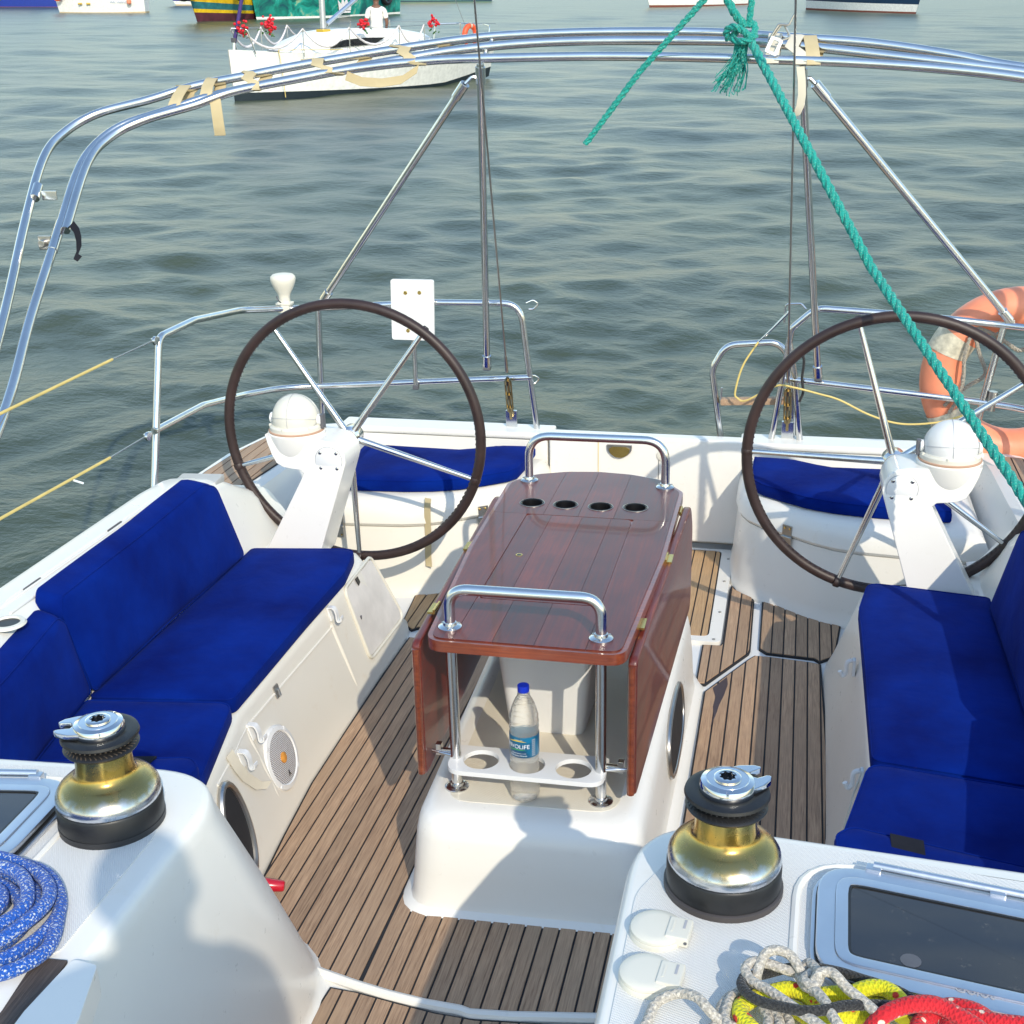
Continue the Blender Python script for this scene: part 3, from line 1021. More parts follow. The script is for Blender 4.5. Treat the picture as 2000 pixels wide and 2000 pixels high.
# aft end carrying the four cup wells
aft = clipy(brd, 3.6445, 9)
for a, b in ((-9, -0.1205), (-0.1196, -0.0105), (-0.0096, 0.1015), (0.1024, 9)):
    board(clipx(aft, a, b), [list(reversed(circ(c, 0.0335, 26))) for c in cups if a < c[0] < b])
fro = clipy(clipx(brd, -0.1702, 0.1637), -9, 2.9875)
for a, b in ((-0.1702, -0.0705), (-0.0696, 0.0355), (0.0364, 0.1637)):
    board(clipx(fro, a, b))
lidp = G().prism(lid, 0.7410, 0.7414).obj('lid', 'caulk', table, smooth=False)
for a, b in ((-0.2, -0.0905), (-0.0896, 0.0055), (0.0064, 0.0955), (0.0964, 0.2)):
    P = clean(clipx(inset(lid, 0.0035), a, b))
    G().prism(P, 0.7414, 0.7451).obj('board', 'mahogany', lidp, smooth=False)
G().lathe([(0.0105, 0.7445), (0.0105, 0.7460), (0.0075, 0.7462), (0.006, 0.7450)], (-0.123, 3.302, 0), 18).obj('lid_ring', 'brass', lidp)
G().lathe([(0.0062, 0.7452), (0.0062, 0.7456)], (-0.123, 3.302, 0), 14).obj('finger_hole', 'black', lidp)
for c in cups:
    G().lathe([(0.024, 0.655), (0.031, 0.660), (0.0322, 0.742), (0.0325, 0.7455), (0.036, 0.7478), (0.0385, 0.7470), (0.0390, 0.7452)], (c[0], c[1], 0), 30, cap=False).obj('cup_well', 'black', table)
    G().lathe([(0.0005, 0.6545), (0.026, 0.6545), (0.026, 0.656)], (c[0], c[1], 0), 24).obj('well_floor', 'black', table)
    G().tube([(c[0] + 0.0396 * math.cos(a), c[1] + 0.0396 * math.sin(a), 0.7458) for a in np.linspace(0, 2 * math.pi, 30, endpoint=False)], 0.0011, 5, closed=True).obj('well_rim', 'steel_dull', table)


def flange(x, y, z, r=0.031):
    f = G().lathe([(r, z), (r, z + 0.0045), (r * 0.86, z + 0.0075), (0.018, z + 0.009), (0.0165, z + 0.016)], (x, y, 0), 26).obj('flange', 'steel', table)
    for k in range(3):
        a = 2 * math.pi * k / 3 + 0.6
        G().lathe([(0.0042, z + 0.006), (0.0042, z + 0.0090), (0.002, z + 0.0096)], (x + 0.023 * math.cos(a), y + 0.023 * math.sin(a), 0), 8).obj('screw', 'steel_dull', f)


for y, w, h in ((2.797, 0.193, 0.852), (3.958, 0.229, 0.905)):
    pts = fillet([(-w, y, 0.745), (-w, y, h), (w, y, h + 0.002), (w, y, 0.745)], 0.105 if y < 3 else 0.10, 10)
    G().tube(pts, 0.0142, 14).obj('grab_loop', 'steel', table)
    for s in (-1, 1):
        flange(s * w, y, 0.745, 0.030)
for x in (-0.193, 0.193):
    G().tube([(x, 2.806, 0.27), (x, 2.798, 0.715)], 0.0142, 14).obj('leg', 'steel', table)
    flange(x, 2.806, 0.2722, 0.032)
for x in (-0.20, 0.20):
    G().tube([(x, 3.95, 0.29), (x, 3.95, 0.715)], 0.0142, 12).obj('leg', 'steel', table)
# hanging leaves
for s in (-1, 1):
    xa = 0.262 if s > 0 else 0.268
    xb = 0.300 if s > 0 else 0.298
    pr = fillet([(2.775, 0.312), (2.775, 0.705), (3.86, 0.730), (3.96, 0.62), (3.96, 0.33)], [0.03, 0.03, 0.12, 0.1, 0.06], 5, True)

    def lx(y, z, o):
        t_ = min(1, max(0, (y - 2.775) / 0.7))
        return s * ((xa + (xb - xa) * t_) + o)
    G().loft([[(lx(y, z, 0.0), y, z) for y, z in pr], [(lx(y, z, 0.024), y, z) for y, z in pr]]).obj('leaf', 'mahogany', table, bevel=0.0085, seg=3, ang=50)
    ed = [(lx(y, z, 0.012), y, z) for y, z in pr]
    G().tube([(lx(2.775, z, 0.012), 2.7735, z) for z in np.linspace(0.325, 0.69, 8)], 0.0098, 10).obj('leaf_edge', 'mahogany_edge', table)
    # catch between leg and leaf
    g = G()
    g.box((s * 0.220, 2.815, 0.372), (0.030, 0.012, 0.018))
    g.box((s * 0.243, 2.820, 0.377), (0.016, 0.020, 0.032))
    g.tube([(s * 0.205, 2.803, 0.37), (s * 0.262, 2.815, 0.372)], 0.005, 8)
    g.obj('leaf_catch', 'steel', table, bevel=0.002)
    for y in (2.95, 3.40, 3.80):
        g = G().box((lx(y, 0.7, 0.004), y, 0.722), (0.02, 0.06, 0.006))
        g.tube([(lx(y, 0.7, -0.004), y - 0.03, 0.728), (lx(y, 0.7, -0.004), y + 0.03, 0.728)], 0.004, 8)
        g.obj('hinge', 'brass', table)

# cup tray clamped between the front legs
tray = tag(G().holed(fillet([(-0.207, 2.735), (0.207, 2.742), (0.207, 2.872), (-0.207, 2.865)], [0.045, 0.045, 0.015, 0.015], 5, True), [list(reversed(circ((x, 2.802), 0.047, 26))) for x in (-0.124, -0.001, 0.122)], 0.353, 0.366).obj('cup_tray', 'plastic_white', bevel=0.0025), 'white plastic drink tray with three round holes between the table legs', 'drink holder')

# white plastic tub under the table
g = G()
secs = []
for z, w, d in ((0.273, 0.100, 0.12), (0.279, 0.108, 0.13), (0.30, 0.112, 0.135), (0.60, 0.142, 0.165), (0.605, 0.150, 0.172), (0.63, 0.151, 0.174), (0.632, 0.144, 0.168), (0.60, 0.138, 0.160)):
    secs.append([(x, y, z) for x, y in fillet([(-0.012 - w, 3.24 - d), (-0.012 + w, 3.24 - d), (-0.012 + w, 3.24 + d), (-0.012 - w, 3.24 + d)], 0.035, 5, True)])
tag(g.loft(secs, cap1=False).obj('plastic_tub', 'plastic_white'), 'off-white plastic tub under the table behind the water bottle', 'tub')

# water bottle
bx, by, b0 = -0.006, 2.797, 0.2725
btl = thing('water_bottle', 'clear plastic water bottle with blue cap standing in the drink tray', 'bottle', (bx, by, b0))
prof = [(0.010, 0.004), (0.030, 0.000), (0.037, 0.006), (0.0385, 0.014), (0.0372, 0.030), (0.0385, 0.036), (0.0370, 0.046), (0.0385, 0.052), (0.0370, 0.062), (0.0385, 0.070), (0.0365, 0.082), (0.0382, 0.092), (0.0362, 0.103), (0.0382, 0.112), (0.0362, 0.122), (0.0380, 0.130), (0.0380, 0.198), (0.0365, 0.203), (0.0388, 0.210), (0.0372, 0.218), (0.0388, 0.226), (0.0370, 0.234), (0.0375, 0.242), (0.0350, 0.252), (0.030, 0.270), (0.022, 0.288), (0.0155, 0.300), (0.0132, 0.304), (0.0132, 0.309)]
G().lathe([(r, b0 + z) for r, z in prof], (bx, by, 0), 36).obj('body', 'bottle_plastic', btl)
G().lathe([(0.0165, b0 + 0.304), (0.0165, b0 + 0.306), (0.0145, b0 + 0.3065)], (bx, by, 0), 24).obj('neck_ring', 'bottle_plastic', btl)
g = G()
n = 48
g.loft([[(bx + (0.0147 + 0.0005 * (k % 2)) * math.cos(2 * math.pi * k / n), by + (0.0147 + 0.0005 * (k % 2)) * math.sin(2 * math.pi * k / n), b0 + z) for k in range(n)] for z in (0.3095, 0.327)])
g.obj('cap', 'blue_cap', btl, bevel=0.0006, seg=1, ang=60)
G().lathe([(0.0386, b0 + 0.136), (0.0390, b0 + 0.137), (0.0390, b0 + 0.194), (0.0386, b0 + 0.195)], (bx, by, 0), 40, cap=False).obj('label', 'bottle_label', btl)


def wrap(name, V, F, mat, zc, a0, r=0.0394):
    vs = []
    for v in V:
        a = a0 + v.x / r
        rr = r + v.z * 0.2
        vs.append((bx + rr * math.sin(a), by - rr * math.cos(a), b0 + zc + v.y))
    return G().add(vs, F).obj(name, mat, btl, smooth=False)


for body, size, zc, a0, m in (('INVOLIFE', 0.0165, 0.168, -0.30, 'white_print'), ('With Added Minerals', 0.0055, 0.1425, -0.22, 'white_print'), ('PACKAGED DRINKING WATER', 0.0030, 0.149, -0.22, 'white_print'), ('The Water of Life', 0.003, 0.1885, -0.2, 'white_print')):
    V, F = text_mesh(body, size, 0.0004)
    wrap('label_lettering', V, F, m, zc, a0)
for m, c0, h0, amp in (('yellow_print', 0.1795, 0.0034, 0.0022), ('green_print', 0.1555, 0.0022, 0.0016)):
    xs = np.linspace(-0.032, 0.024, 24)
    lo = [Vector((x, amp * math.sin((x + 0.03) * 60) + (x + 0.03) * 0.06, 0.0002)) for x in xs]
    hi = [Vector((x, v.y + h0 * max(0.05, math.sin((x + 0.032) / 0.056 * math.pi)), 0.0002)) for x, v in zip(xs, lo)]
    V = lo + hi
    F = [(i, i + 1, i + 25, i + 24) for i in range(23)]
    wrap('label_swoosh', V, F, m, c0, -0.25)
for k in range(9):
    V = [Vector((x, y, 0.0002)) for x, y in ((0, 0), (0.011, 0), (0.011, 0.0022), (0, 0.0022))]
    wrap('label_smallprint', V, [(0, 1, 2, 3)], 'grey_print', 0.141 + k * 0.0055, 0.72)

# ------------------------------------------------------------------ steering wheels and pedestals
for s, a0 in ((-1, 53.5), (1, 35.5)):
    hx, hy, hz = s * 0.9716, 4.293, 0.776
    w = thing('steering_wheel', 'large leather-wrapped steering wheel beside the cream compass' if s < 0 else 'large leather-wrapped steering wheel crossed by the green rope', 'steering wheel', (hx, hy, hz), 'steering wheels')
    ring = [(hx + 0.493 * math.cos(a), hy - 0.0125 * math.sin(a), hz + 0.493 * math.sin(a)) for a in np.linspace(0, 2 * math.pi, 96, endpoint=False)]
    rim = G().tube(ring, 0.0188, 14, closed=True).obj('rim', 'leather', w)
    for k in range(5):
        a = R(a0 + 72 * k)
        u = Vector((math.cos(a), 0, math.sin(a)))
        c = Vector((hx, hy, hz))
        G().tube([c + u * 0.03 + Vector((0, -0.030, 0)), c + u * 0.477], [0.0135, 0.0088], 12).obj('spoke', 'steel', w)
        # stitched joint of the leather at each spoke
        tn = Vector((-math.sin(a), 0, math.cos(a)))
        G().tube([c + u * 0.493 + tn * q for q in (-0.011, -0.007, 0.007, 0.011)], [0.0185, 0.0202, 0.0202, 0.0185], 14).obj('wrap_joint', 'leather', rim)
    # lacing along the inside of the rim
    g = G()
    for k in range(150):
        a = 2 * math.pi * k / 150
        a2 = a + 0.016
        g.tube([(hx + 0.4735 * math.cos(a), hy - 0.004, hz + 0.4735 * math.sin(a)), (hx + 0.4735 * math.cos(a2), hy + 0.004, hz + 0.4735 * math.sin(a2))], 0.0013, 4)
    g.obj('lacing', 'leather', rim)
    G().lathe([(0.034, -0.012), (0.040, 0.0), (0.040, 0.045), (0.030, 0.055)], (hx, hy + 0.01, hz), 24, AX_Y).obj('hub', 'steel', w)

    pd = thing('helm_pedestal', 'white moulded helm pedestal with cream domed compass, in front of the left wheel' if s < 0 else 'white moulded helm pedestal with bright white domed compass under the green rope', 'helm pedestal', (s * 1.14, 4.15, 0.363), 'helm pedestals')
    face = [(1.232, 0.826), (1.222, 0.79), (1.206, 0.750), (1.190, 0.722), (1.165, 0.708), (1.133, 0.703), (1.100, 0.700), (1.087, 0.688), (1.096, 0.668), (1.135, 0.595), (1.262, 0.358), (1.045, 0.358), (0.990, 0.53), (0.934, 0.706), (0.926, 0.735), (0.931, 0.765), (0.947, 0.790), (0.972, 0.806), (1.01, 0.812), (1.10, 0.812), (1.19, 0.814), (1.222, 0.820)]

    def py(z, back):
        return (4.075 + (z - 0.74) * 0.10 if not back else 4.245 + (z - 0.74) * 0.05)
    G().loft([[(s * x, py(z, 0), z) for x, z in face], [(s * x, py(z, 1), z) for x, z in face]]).obj('body', 'gel', pd, bevel=0.014, seg=3, ang=35)
    cxp, cyp = s * 1.137, 4.160
    G().lathe([(0.055, 0.708), (0.074, 0.722), (0.092, 0.765), (0.104, 0.812), (0.105, 0.822), (0.100, 0.826)], (cxp, cyp, 0), 36).obj('compass_bowl', 'gel', pd)
    G().lathe([(0.1, 0.824), (0.1015, 0.828), (0.1015, 0.831), (0.098, 0.833)], (cxp, cyp, 0), 36).obj('gasket', plain('gasket_%d' % s, (0.50, 0.30, 0.20), 0.6), pd)
    cm = 'plastic_cream' if s < 0 else 'plastic_white'
    comp = G().lathe([(0.097, 0.832), (0.097, 0.846), (0.0925, 0.851), (0.090, 0.853)], (cxp, cyp, 0), 36).obj('compass_ring', 'plastic_cream', pd)
    dome = [(0.0865 * math.cos(a), 0.868 + 0.0895 * math.sin(a)) for a in np.linspace(-0.25, math.pi / 2 - 0.02, 14)]
    dm = G().lathe(dome, (cxp, cyp, 0), 40).obj('compass_dome', cm, pd)
    # visor seams: equator, a tilted band edge and a meridian
    for rot, rr in ((Matrix.Rotation(R(-14), 3, 'X'), 0.0880), (Matrix.Rotation(R(24), 3, 'X'), 0.0884), (Matrix.Rotation(R(88), 3, 'X') @ Matrix.Rotation(R(0), 3, 'Z'), 0.0886), (Matrix.Rotation(R(88), 3, 'Y'), 0.0882)):
        pts = []
        for a in np.linspace(0, 2 * math.pi, 40, endpoint=False):
            v = rot @ Vector((rr * math.cos(a), rr * math.sin(a), 0))
            pts.append((cxp + v.x, cyp + v.y, 0.868 + v.z * 1.03))
        G().tube(pts, 0.0009, 4, closed=True).obj('dome_seam', 'grey_print', dm)
    for q in (-1, 1):
        G().lathe([(0.020, 0), (0.020, 0.009), (0.016, 0.012)], (cxp + q * 0.086, cyp, 0.868), 18, AX_X if q > 0 else AX_X @ Matrix.Rotation(math.pi, 3, 'X')).obj('dome_pivot', 'plastic_white', dm)
    G().box((cxp - s * 0.100, cyp + 0.005, 0.862), (0.016, 0.03, 0.052)).obj('light_clip', 'dark_plastic', dm, bevel=0.005)
    for k in range(6):
        a = 2 * math.pi * k / 6 + 0.35
        G().lathe([(0.0052, 0.846), (0.0052, 0.8525), (0.003, 0.8545)], (cxp + 0.0935 * math.cos(a), cyp + 0.0935 * math.sin(a), 0), 8).obj('screw', 'plastic_cream', comp)
    pl = G().lathe([(0.050, 0), (0.050, 0.0025), (0.0485, 0.0035)], (s * 0.989, py(0.741, 0) + 0.0015, 0.741), 36, AX_Y).obj('cover_plate', 'plastic_white', pd)
    G().tube([(s * 0.989 + 0.0508 * math.cos(a), py(0.741, 0) - 0.0012, 0.741 + 0.0508 * math.sin(a)) for a in np.linspace(0, 2 * math.pi, 40, endpoint=False)], 0.0011, 5, closed=True).obj('plate_seam', 'grey_print', pl)
    for ax_, az in ((-1, -1), (-1, 1), (1, -1), (1, 1)):
        p = (s * 0.989 + ax_ * 0.0305, py(0.741, 0) - 0.001, 0.741 + az * 0.0285)
        sc1 = G().lathe([(0.0062, 0), (0.0062, 0.003), (0.004, 0.0045)], p, 12, AX_Y).obj('screw', 'steel_dull', pl)

# ------------------------------------------------------------------ winches
for s, wx, wy, ja in ((-1, -0.594, 1.832, 200), (1, 0.549, 1.848, 40)):
    z0 = 0.7625
    w = thing('winch', 'chrome and gold sheet winch in front of the left blue cushions' if s < 0 else 'chrome and gold sheet winch beside the two round socket covers', 'winch', (wx, wy, z0), 'cabin top winches')
    G().lathe([(0.1015, z0), (0.1015, z0 + 0.010), (0.0985, z0 + 0.012)] if s > 0 else [(0.0985, z0), (0.0985, z0 + 0.012)], (wx, wy, 0), 48).obj('base_pad', plain('winch_pad_%d' % s, (0.055, 0.047, 0.045) if s > 0 else (0.02, 0.02, 0.022), 0.5), w)
    G().lathe([(0.0975, z0 + 0.011), (0.0975, z0 + 0.050), (0.0955, z0 + 0.053)], (wx, wy, 0), 48).obj('skirt', 'rubber', w)
    G().lathe([(0.0935, z0 + 0.052), (0.0960, z0 + 0.056), (0.0965, z0 + 0.064), (0.0945, z0 + 0.073), (0.0890, z0 + 0.082), (0.0800, z0 + 0.090), (0.0690, z0 + 0.096), (0.0600, z0 + 0.101), (0.0545, z0 + 0.108), (0.0525, z0 + 0.117), (0.0515, z0 + 0.135), (0.0510, z0 + 0.155), (0.0520, z0 + 0.163)], (wx, wy, 0), 56).obj('drum', 'winch_metal', w)
    # self-tailing jaws: two rubber rings with ribs between
    jw = G().lathe([(0.045, z0 + 0.158), (0.0665, z0 + 0.160), (0.0690, z0 + 0.164), (0.0640, z0 + 0.1685), (0.055, z0 + 0.171), (0.050, z0 + 0.1735), (0.055, z0 + 0.177), (0.066, z0 + 0.180), (0.0715, z0 + 0.185), (0.0700, z0 + 0.190), (0.060, z0 + 0.1925), (0.048, z0 + 0.191)], (wx, wy, 0), 56).obj('jaws', 'rubber', w)
    g = G()
    for k in range(44):
        a = 2 * math.pi * k / 44
        a2 = a + 0.10
        g.tube([(wx + 0.056 * math.cos(a), wy + 0.056 * math.sin(a), z0 + 0.1695), (wx + 0.0655 * math.cos(a2), wy + 0.0655 * math.sin(a2), z0 + 0.1675)], 0.0013, 4)
        g.tube([(wx + 0.056 * math.cos(a), wy + 0.056 * math.sin(a), z0 + 0.1772), (wx + 0.066 * math.cos(a2), wy + 0.066 * math.sin(a2), z0 + 0.1795)], 0.0013, 4)
    g.obj('jaw_ribs', plain('rib_%d' % s, (0.10, 0.075, 0.055) if s < 0 else (0.02, 0.02, 0.022), 0.6), jw)
    # top cap with the two-pronged feeder arm
    G().lathe([(0.044, z0 + 0.188), (0.0475, z0 + 0.193), (0.0470, z0 + 0.203), (0.0440, z0 + 0.209), (0.0360, z0 + 0.212), (0.0345, z0 + 0.2115), (0.0340, z0 + 0.2122), (0.0235, z0 + 0.2125), (0.0225, z0 + 0.2160), (0.0200, z0 + 0.2175), (0.0148, z0 + 0.2175)], (wx, wy, 0), 44, cap=False).obj('top_cap', 'chrome', w)
    star = [(wx + (0.0148 if k % 2 else 0.0110) * math.cos(2 * math.pi * k / 16), wy + (0.0148 if k % 2 else 0.0110) * math.sin(2 * math.pi * k / 16)) for k in range(16)]
    G().holed(circ((wx, wy), 0.0152, 24), [list(reversed(star))], z0 + 0.198, z0 + 0.2168).obj('handle_socket', 'chrome', w, smooth=False)
    G().lathe([(0.0005, z0 + 0.198), (0.0145, z0 + 0.198), (0.0145, z0 + 0.1985)], (wx, wy, 0), 20).obj('socket_floor', 'black', w)
    m = Matrix.Rotation(R(ja), 3, 'Z')
    arm = []
    for (x, y) in ((0.020, 0.038), (0.050, 0.034), (0.072, 0.022), (0.079, 0.012), (0.074, 0.007), (0.050, 0.006), (0.046, -0.004), (0.052, -0.013), (0.072, -0.014), (0.076, -0.020), (0.066, -0.031), (0.045, -0.038), (0.020, -0.040)):
        arm.append(m @ Vector((x, y, 0)) + Vector((wx, wy, 0)))
    g = G().loft([[(p.x, p.y, z0 + 0.194) for p in arm], [(p.x, p.y, z0 + 0.205) for p in arm]])
    g.obj('feeder_arm', 'chrome', w, bevel=0.003)

# ------------------------------------------------------------------ cushions
CU = 'cockpit seat cushions'
for s in (-1, 1):
    side = 'left' if s < 0 else 'right'

    def P(lst, z):
        return [(s * x, y, z) for x, y in dense(lst, 0.07)]
    o1 = fillet([(0.868, 2.905), (0.868, 3.85), (0.905, 4.065), (1.285, 4.005), (1.285, 2.845)], [0.03, 0.1, 0.05, 0.02, 0.02], 4, True)
    cushion('seat_cushion', P(o1, 0.412), (0, 0, -0.048), 'long navy blue seat cushion on the left bench behind the winch' if s < 0 else 'long navy blue seat cushion on the right bench', 'cushion', CU)
    o2 = fillet([(0.752, 2.42), (0.86, 2.895), (1.28, 2.835), (1.27, 2.16), (0.752, 2.16)], [0.05, 0.05, 0.02, 0.02, 0.02], 4, True)
    c2 = cushion('fore_cushion', P(o2, 0.414), (0, 0, -0.048), 'short navy seat cushion at the fore end of the left bench' if s < 0 else 'short navy seat cushion with a black patch at the fore end of the right bench', 'cushion', CU)
    # backrests
    bk = [(2.865, 0.415), (2.835, 0.68), (2.86, 0.715), (3.78, 0.735), (3.86, 0.70), (3.925, 0.415)]
    bk = dense(fillet(bk, [0.02, 0.05, 0.03, 0.05, 0.06, 0.02], 4, True), 0.07)
    cushion('backrest_cushion', [(s * (1.272 + (z - 0.415) * 0.18), y, z) for y, z in bk], (s * 0.085, 0, 0.016), 'navy blue backrest cushion along the %s coaming' % side, 'cushion', 'cockpit backrest cushions', bevel=0.03)
    bk = [(2.17, 0.42), (2.13, 0.66), (2.82, 0.675), (2.855, 0.64), (2.868, 0.42)]
    bk = dense(fillet(bk, [0.02, 0.05, 0.04, 0.04, 0.02], 4, True), 0.07)
    cushion('fore_backrest_cushion', [(s * (1.272 + (z - 0.42) * 0.18 - (2.835 - y) * 0.16), y, z) for y, z in bk], (s * 0.085, 0.013, 0.016), 'short navy backrest cushion at the fore end of the %s bench' % side, 'cushion', 'cockpit backrest cushions', bevel=0.03)
    # bolster strip at the very front with its hook-and-loop patch
    o3 = fillet([(0.79, 2.06), (0.765, 2.49), (0.80, 2.53), (1.28, 2.42), (1.30, 2.06)], [0.02, 0.04, 0.04, 0.02, 0.02], 4, True)

    def pat(o, s=s):
        q = [(s * x, y) for x, y in ((0.885, 2.415), (0.955, 2.40), (0.955, 2.485), (0.885, 2.50))]
        G().loft([[(x, y, 0.466) for x, y in q], [(x, y, 0.4715) for x, y in q]]).obj('fastener_patch', 'velcro', o)
    cushion('bolster_cushion', P(o3, 0.462), (0, 0, -0.046), 'navy bolster cushion with a black fastener patch in front of the %s bench' % side, 'cushion', 'bolster cushions', patch=pat)
    # helm seat cushions
    o4 = [(0.478, 5.27), (0.478, 5.10), (0.488, 4.96), (0.52, 4.91), (0.60, 4.845), (0.70, 4.775), (0.80, 4.735), (0.92, 4.712), (1.10, 4.70), (1.235, 4.705), (1.245, 5.19), (0.98, 5.18), (0.80, 5.175), (0.72, 5.205), (0.62, 5.26)]
    cushion('helm_cushion', P(o4, 0.452), (0, 0, -0.05), 'navy helm seat cushion behind the %s steering wheel' % side, 'cushion', 'helm seat cushions')

# ------------------------------------------------------------------ bimini frame laid back on its struts
bim = thing('bimini_frame', 'folded stainless steel awning frame arching across the top of the picture', 'awning frame', (0, 3.6, 0.49))
rside = [(1.62, 4.71, 1.935), (1.84, 4.58, 1.845), (1.95, 4.38, 1.72), (1.93, 4.05, 1.52), (1.84, 3.60, 1.24), (1.74, 3.05, 0.88), (1.68, 2.50, 0.49)]
inner = [(-1.68, 2.45, 0.49), (-1.70, 2.75, 0.70), (-1.758, 3.318, 1.06), (-1.862, 3.719, 1.31), (-1.946, 4.092, 1.544), (-2.008, 4.361, 1.712), (-2.004, 4.505, 1.802), (-1.937, 4.613, 1.869), (-1.779, 4.694, 1.92), (-1.62, 4.773, 1.969), (-1.352, 4.85, 2.018), (-1.079, 4.913, 2.057), (-0.802, 4.949, 2.079), (-0.582, 4.954, 2.083), (-0.189, 4.955, 2.083), (0.192, 4.938, 2.073), (0.586, 4.911, 2.055), (0.825, 4.888, 2.041), (1.082, 4.853, 2.019), (1.329, 4.803, 1.988)] + rside
outer = [(-1.74, 2.55, 0.49), (-1.78, 3.0, 0.82), (-1.942, 3.655, 1.27), (-2.102, 4.138, 1.572), (-2.186, 4.44, 1.761), (-2.167, 4.574, 1.845), (-2.076, 4.678, 1.91), (-1.891, 4.752, 1.956), (-1.727, 4.827, 2.003), (-1.552, 4.875, 2.033), (-1.299, 4.942, 2.075), (-0.905, 5.028, 2.129), (-0.609, 5.078, 2.16), (-0.31, 5.091, 2.168), (-0.015, 5.087, 2.166), (0.273, 5.071, 2.156), (0.572, 5.032, 2.131), (0.825, 4.996, 2.109), (1.085, 4.932, 2.068), (1.333, 4.854, 2.02)] + [(x + 0.06, y + 0.05, z + 0.05) for x, y, z in rside[:-1]] + [(1.74, 2.6, 0.49)]
mid = [(-1.92, 4.092, 1.544), (-1.991, 4.413, 1.744), (-1.961, 4.55, 1.83), (-1.863, 4.639, 1.886), (-1.684, 4.72, 1.936), (-1.543, 4.794, 1.983), (-1.274, 4.869, 2.029), (-0.966, 4.948, 2.078), (-0.694, 5.007, 2.116), (-0.301, 5.041, 2.137), (0.277, 5.025, 2.127), (0.574, 4.988, 2.104), (0.912, 4.923, 2.063), (1.331, 4.834, 2.007), (1.64, 4.74, 1.95), (1.85, 4.62, 1.86), (1.93, 4.45, 1.76)]
for pth in (inner, outer, mid):
    G().tube(smooth(pth, 7), 0.0168, 14).obj('bow', 'steel', bim)


def sleeve(p, q, r=0.0195, name='clamp', mat='steel'):
    return G().tube([p, q], r, 12).obj(name, mat, bim)


for s, tp, bt, st, sb_ in ((-1, (-0.606, 4.955, 2.062), (-0.697, 5.30, 0.80), (-0.668, 4.955, 1.992), (-1.438, 5.30, 1.082)), (1, (0.590, 4.925, 2.035), (0.725, 5.30, 0.80), (0.640, 4.945, 1.975), (1.452, 5.30, 1.062))):
    a, b = Vector(tp), Vector(bt)
    G().tube([a, b], 0.0145, 12).obj('post', 'steel', bim)
    u = (b - a).normalized()
    sleeve(a + u * 0.01, a + u * 0.075)
    sleeve(b - u * 0.055, b - u * 0.005)
    G().box(tuple(b), (0.034, 0.034, 0.03)).obj('rail_clamp', 'steel_dull', bim, bevel=0.006)
    a2, b2 = Vector(st), Vector(sb_)
    G().tube([a2, b2], 0.0145, 12).obj('strut', 'steel', bim)
    u2 = (b2 - a2).normalized()
    sleeve(a2, a2 + u2 * 0.07)
    sleeve(b2 - u2 * 0.05, b2)
    pj = a + u * 0.06
    G().tube(fillet([pj, (pj + a2) / 2 + Vector((0, 0, 0.022)), a2], 0.02, 4), 0.008, 8).obj('eye_joint', 'steel', bim)
    G().box(tuple(b2 + Vector((0, 0, -0.012))), (0.04, 0.034, 0.03)).obj('rail_clamp', 'steel_dull', bim, bevel=0.006)
    G().tube([a + Vector((-0.02 * s, 0.12, 0.085)), a + Vector((0, 0, 0.0))], 0.010, 10).obj('top_link', 'steel', bim)
# slide clamps on the left bows
g = G().tube([(-2.12, 4.24, 1.637), (-2.135, 4.30, 1.676)], 0.019, 12)
g.box((-2.075, 4.27, 1.645), (0.06, 0.008, 0.034))
g.obj('slide_clamp', 'steel', bim, bevel=0.003)
G().tube([(-1.925, 4.0, 1.486), (-1.955, 4.13, 1.567)], 0.0185, 12).obj('slide_clamp', 'steel', bim)
g = G().box((-1.985, 4.06, 1.505), (0.05, 0.014, 0.05))
g.tube([(-1.985, 4.03, 1.505), (-1.985, 4.09, 1.505)], 0.014, 10)
g.obj('slide_clamp', 'steel_dull', bim, bevel=0.004)

# webbing straps round the folded bows
def band(pts, w, name, label, mat='webbing_tan', t=0.003):
    """flat webbing following pts; w is its half-width vector"""
    P = [Vector(p) for p in pts]
    W = Vector(w)
    g = G()
    secs = []
    for i, p in enumerate(P):
        d = (P[min(i + 1, len(P) - 1)] - P[max(i - 1, 0)]).normalized()
        n = d.cross(W).normalized() * t / 2
        secs.append([tuple(p + W + n), tuple(p - W + n), tuple(p - W - n), tuple(p + W - n)])
    return tag(g.loft(secs).obj(name, mat), label, 'strap')


def wrapband(x0, x1, name, label, mat='webbing_tan', slant=0.0):
    """strap spiralling once round the three tubes between two x positions"""
    def atx(path, x):
        P = smooth(path, 7)
        return Vector(min(P, key=lambda q: abs(q[0] - x) + (0 if q[1] > 4.4 else 9)))
    pts = []
    for k in range(15):
        a = 2 * math.pi * k / 14
        x = x0 + (x1 - x0) * k / 14
        pi, po = atx(inner, x), atx(outer, x)
        c = (pi + po) / 2
        ax = (po - pi)
        L = ax.length / 2 + 0.021
        e = ax.normalized()
        f = Vector((1, 0, 0)).cross(e).normalized()
        pts.append(c + e * (L * math.cos(a)) + f * (0.0225 * math.sin(a)))
    return band(pts, (0.024, 0, 0), name, label, mat)


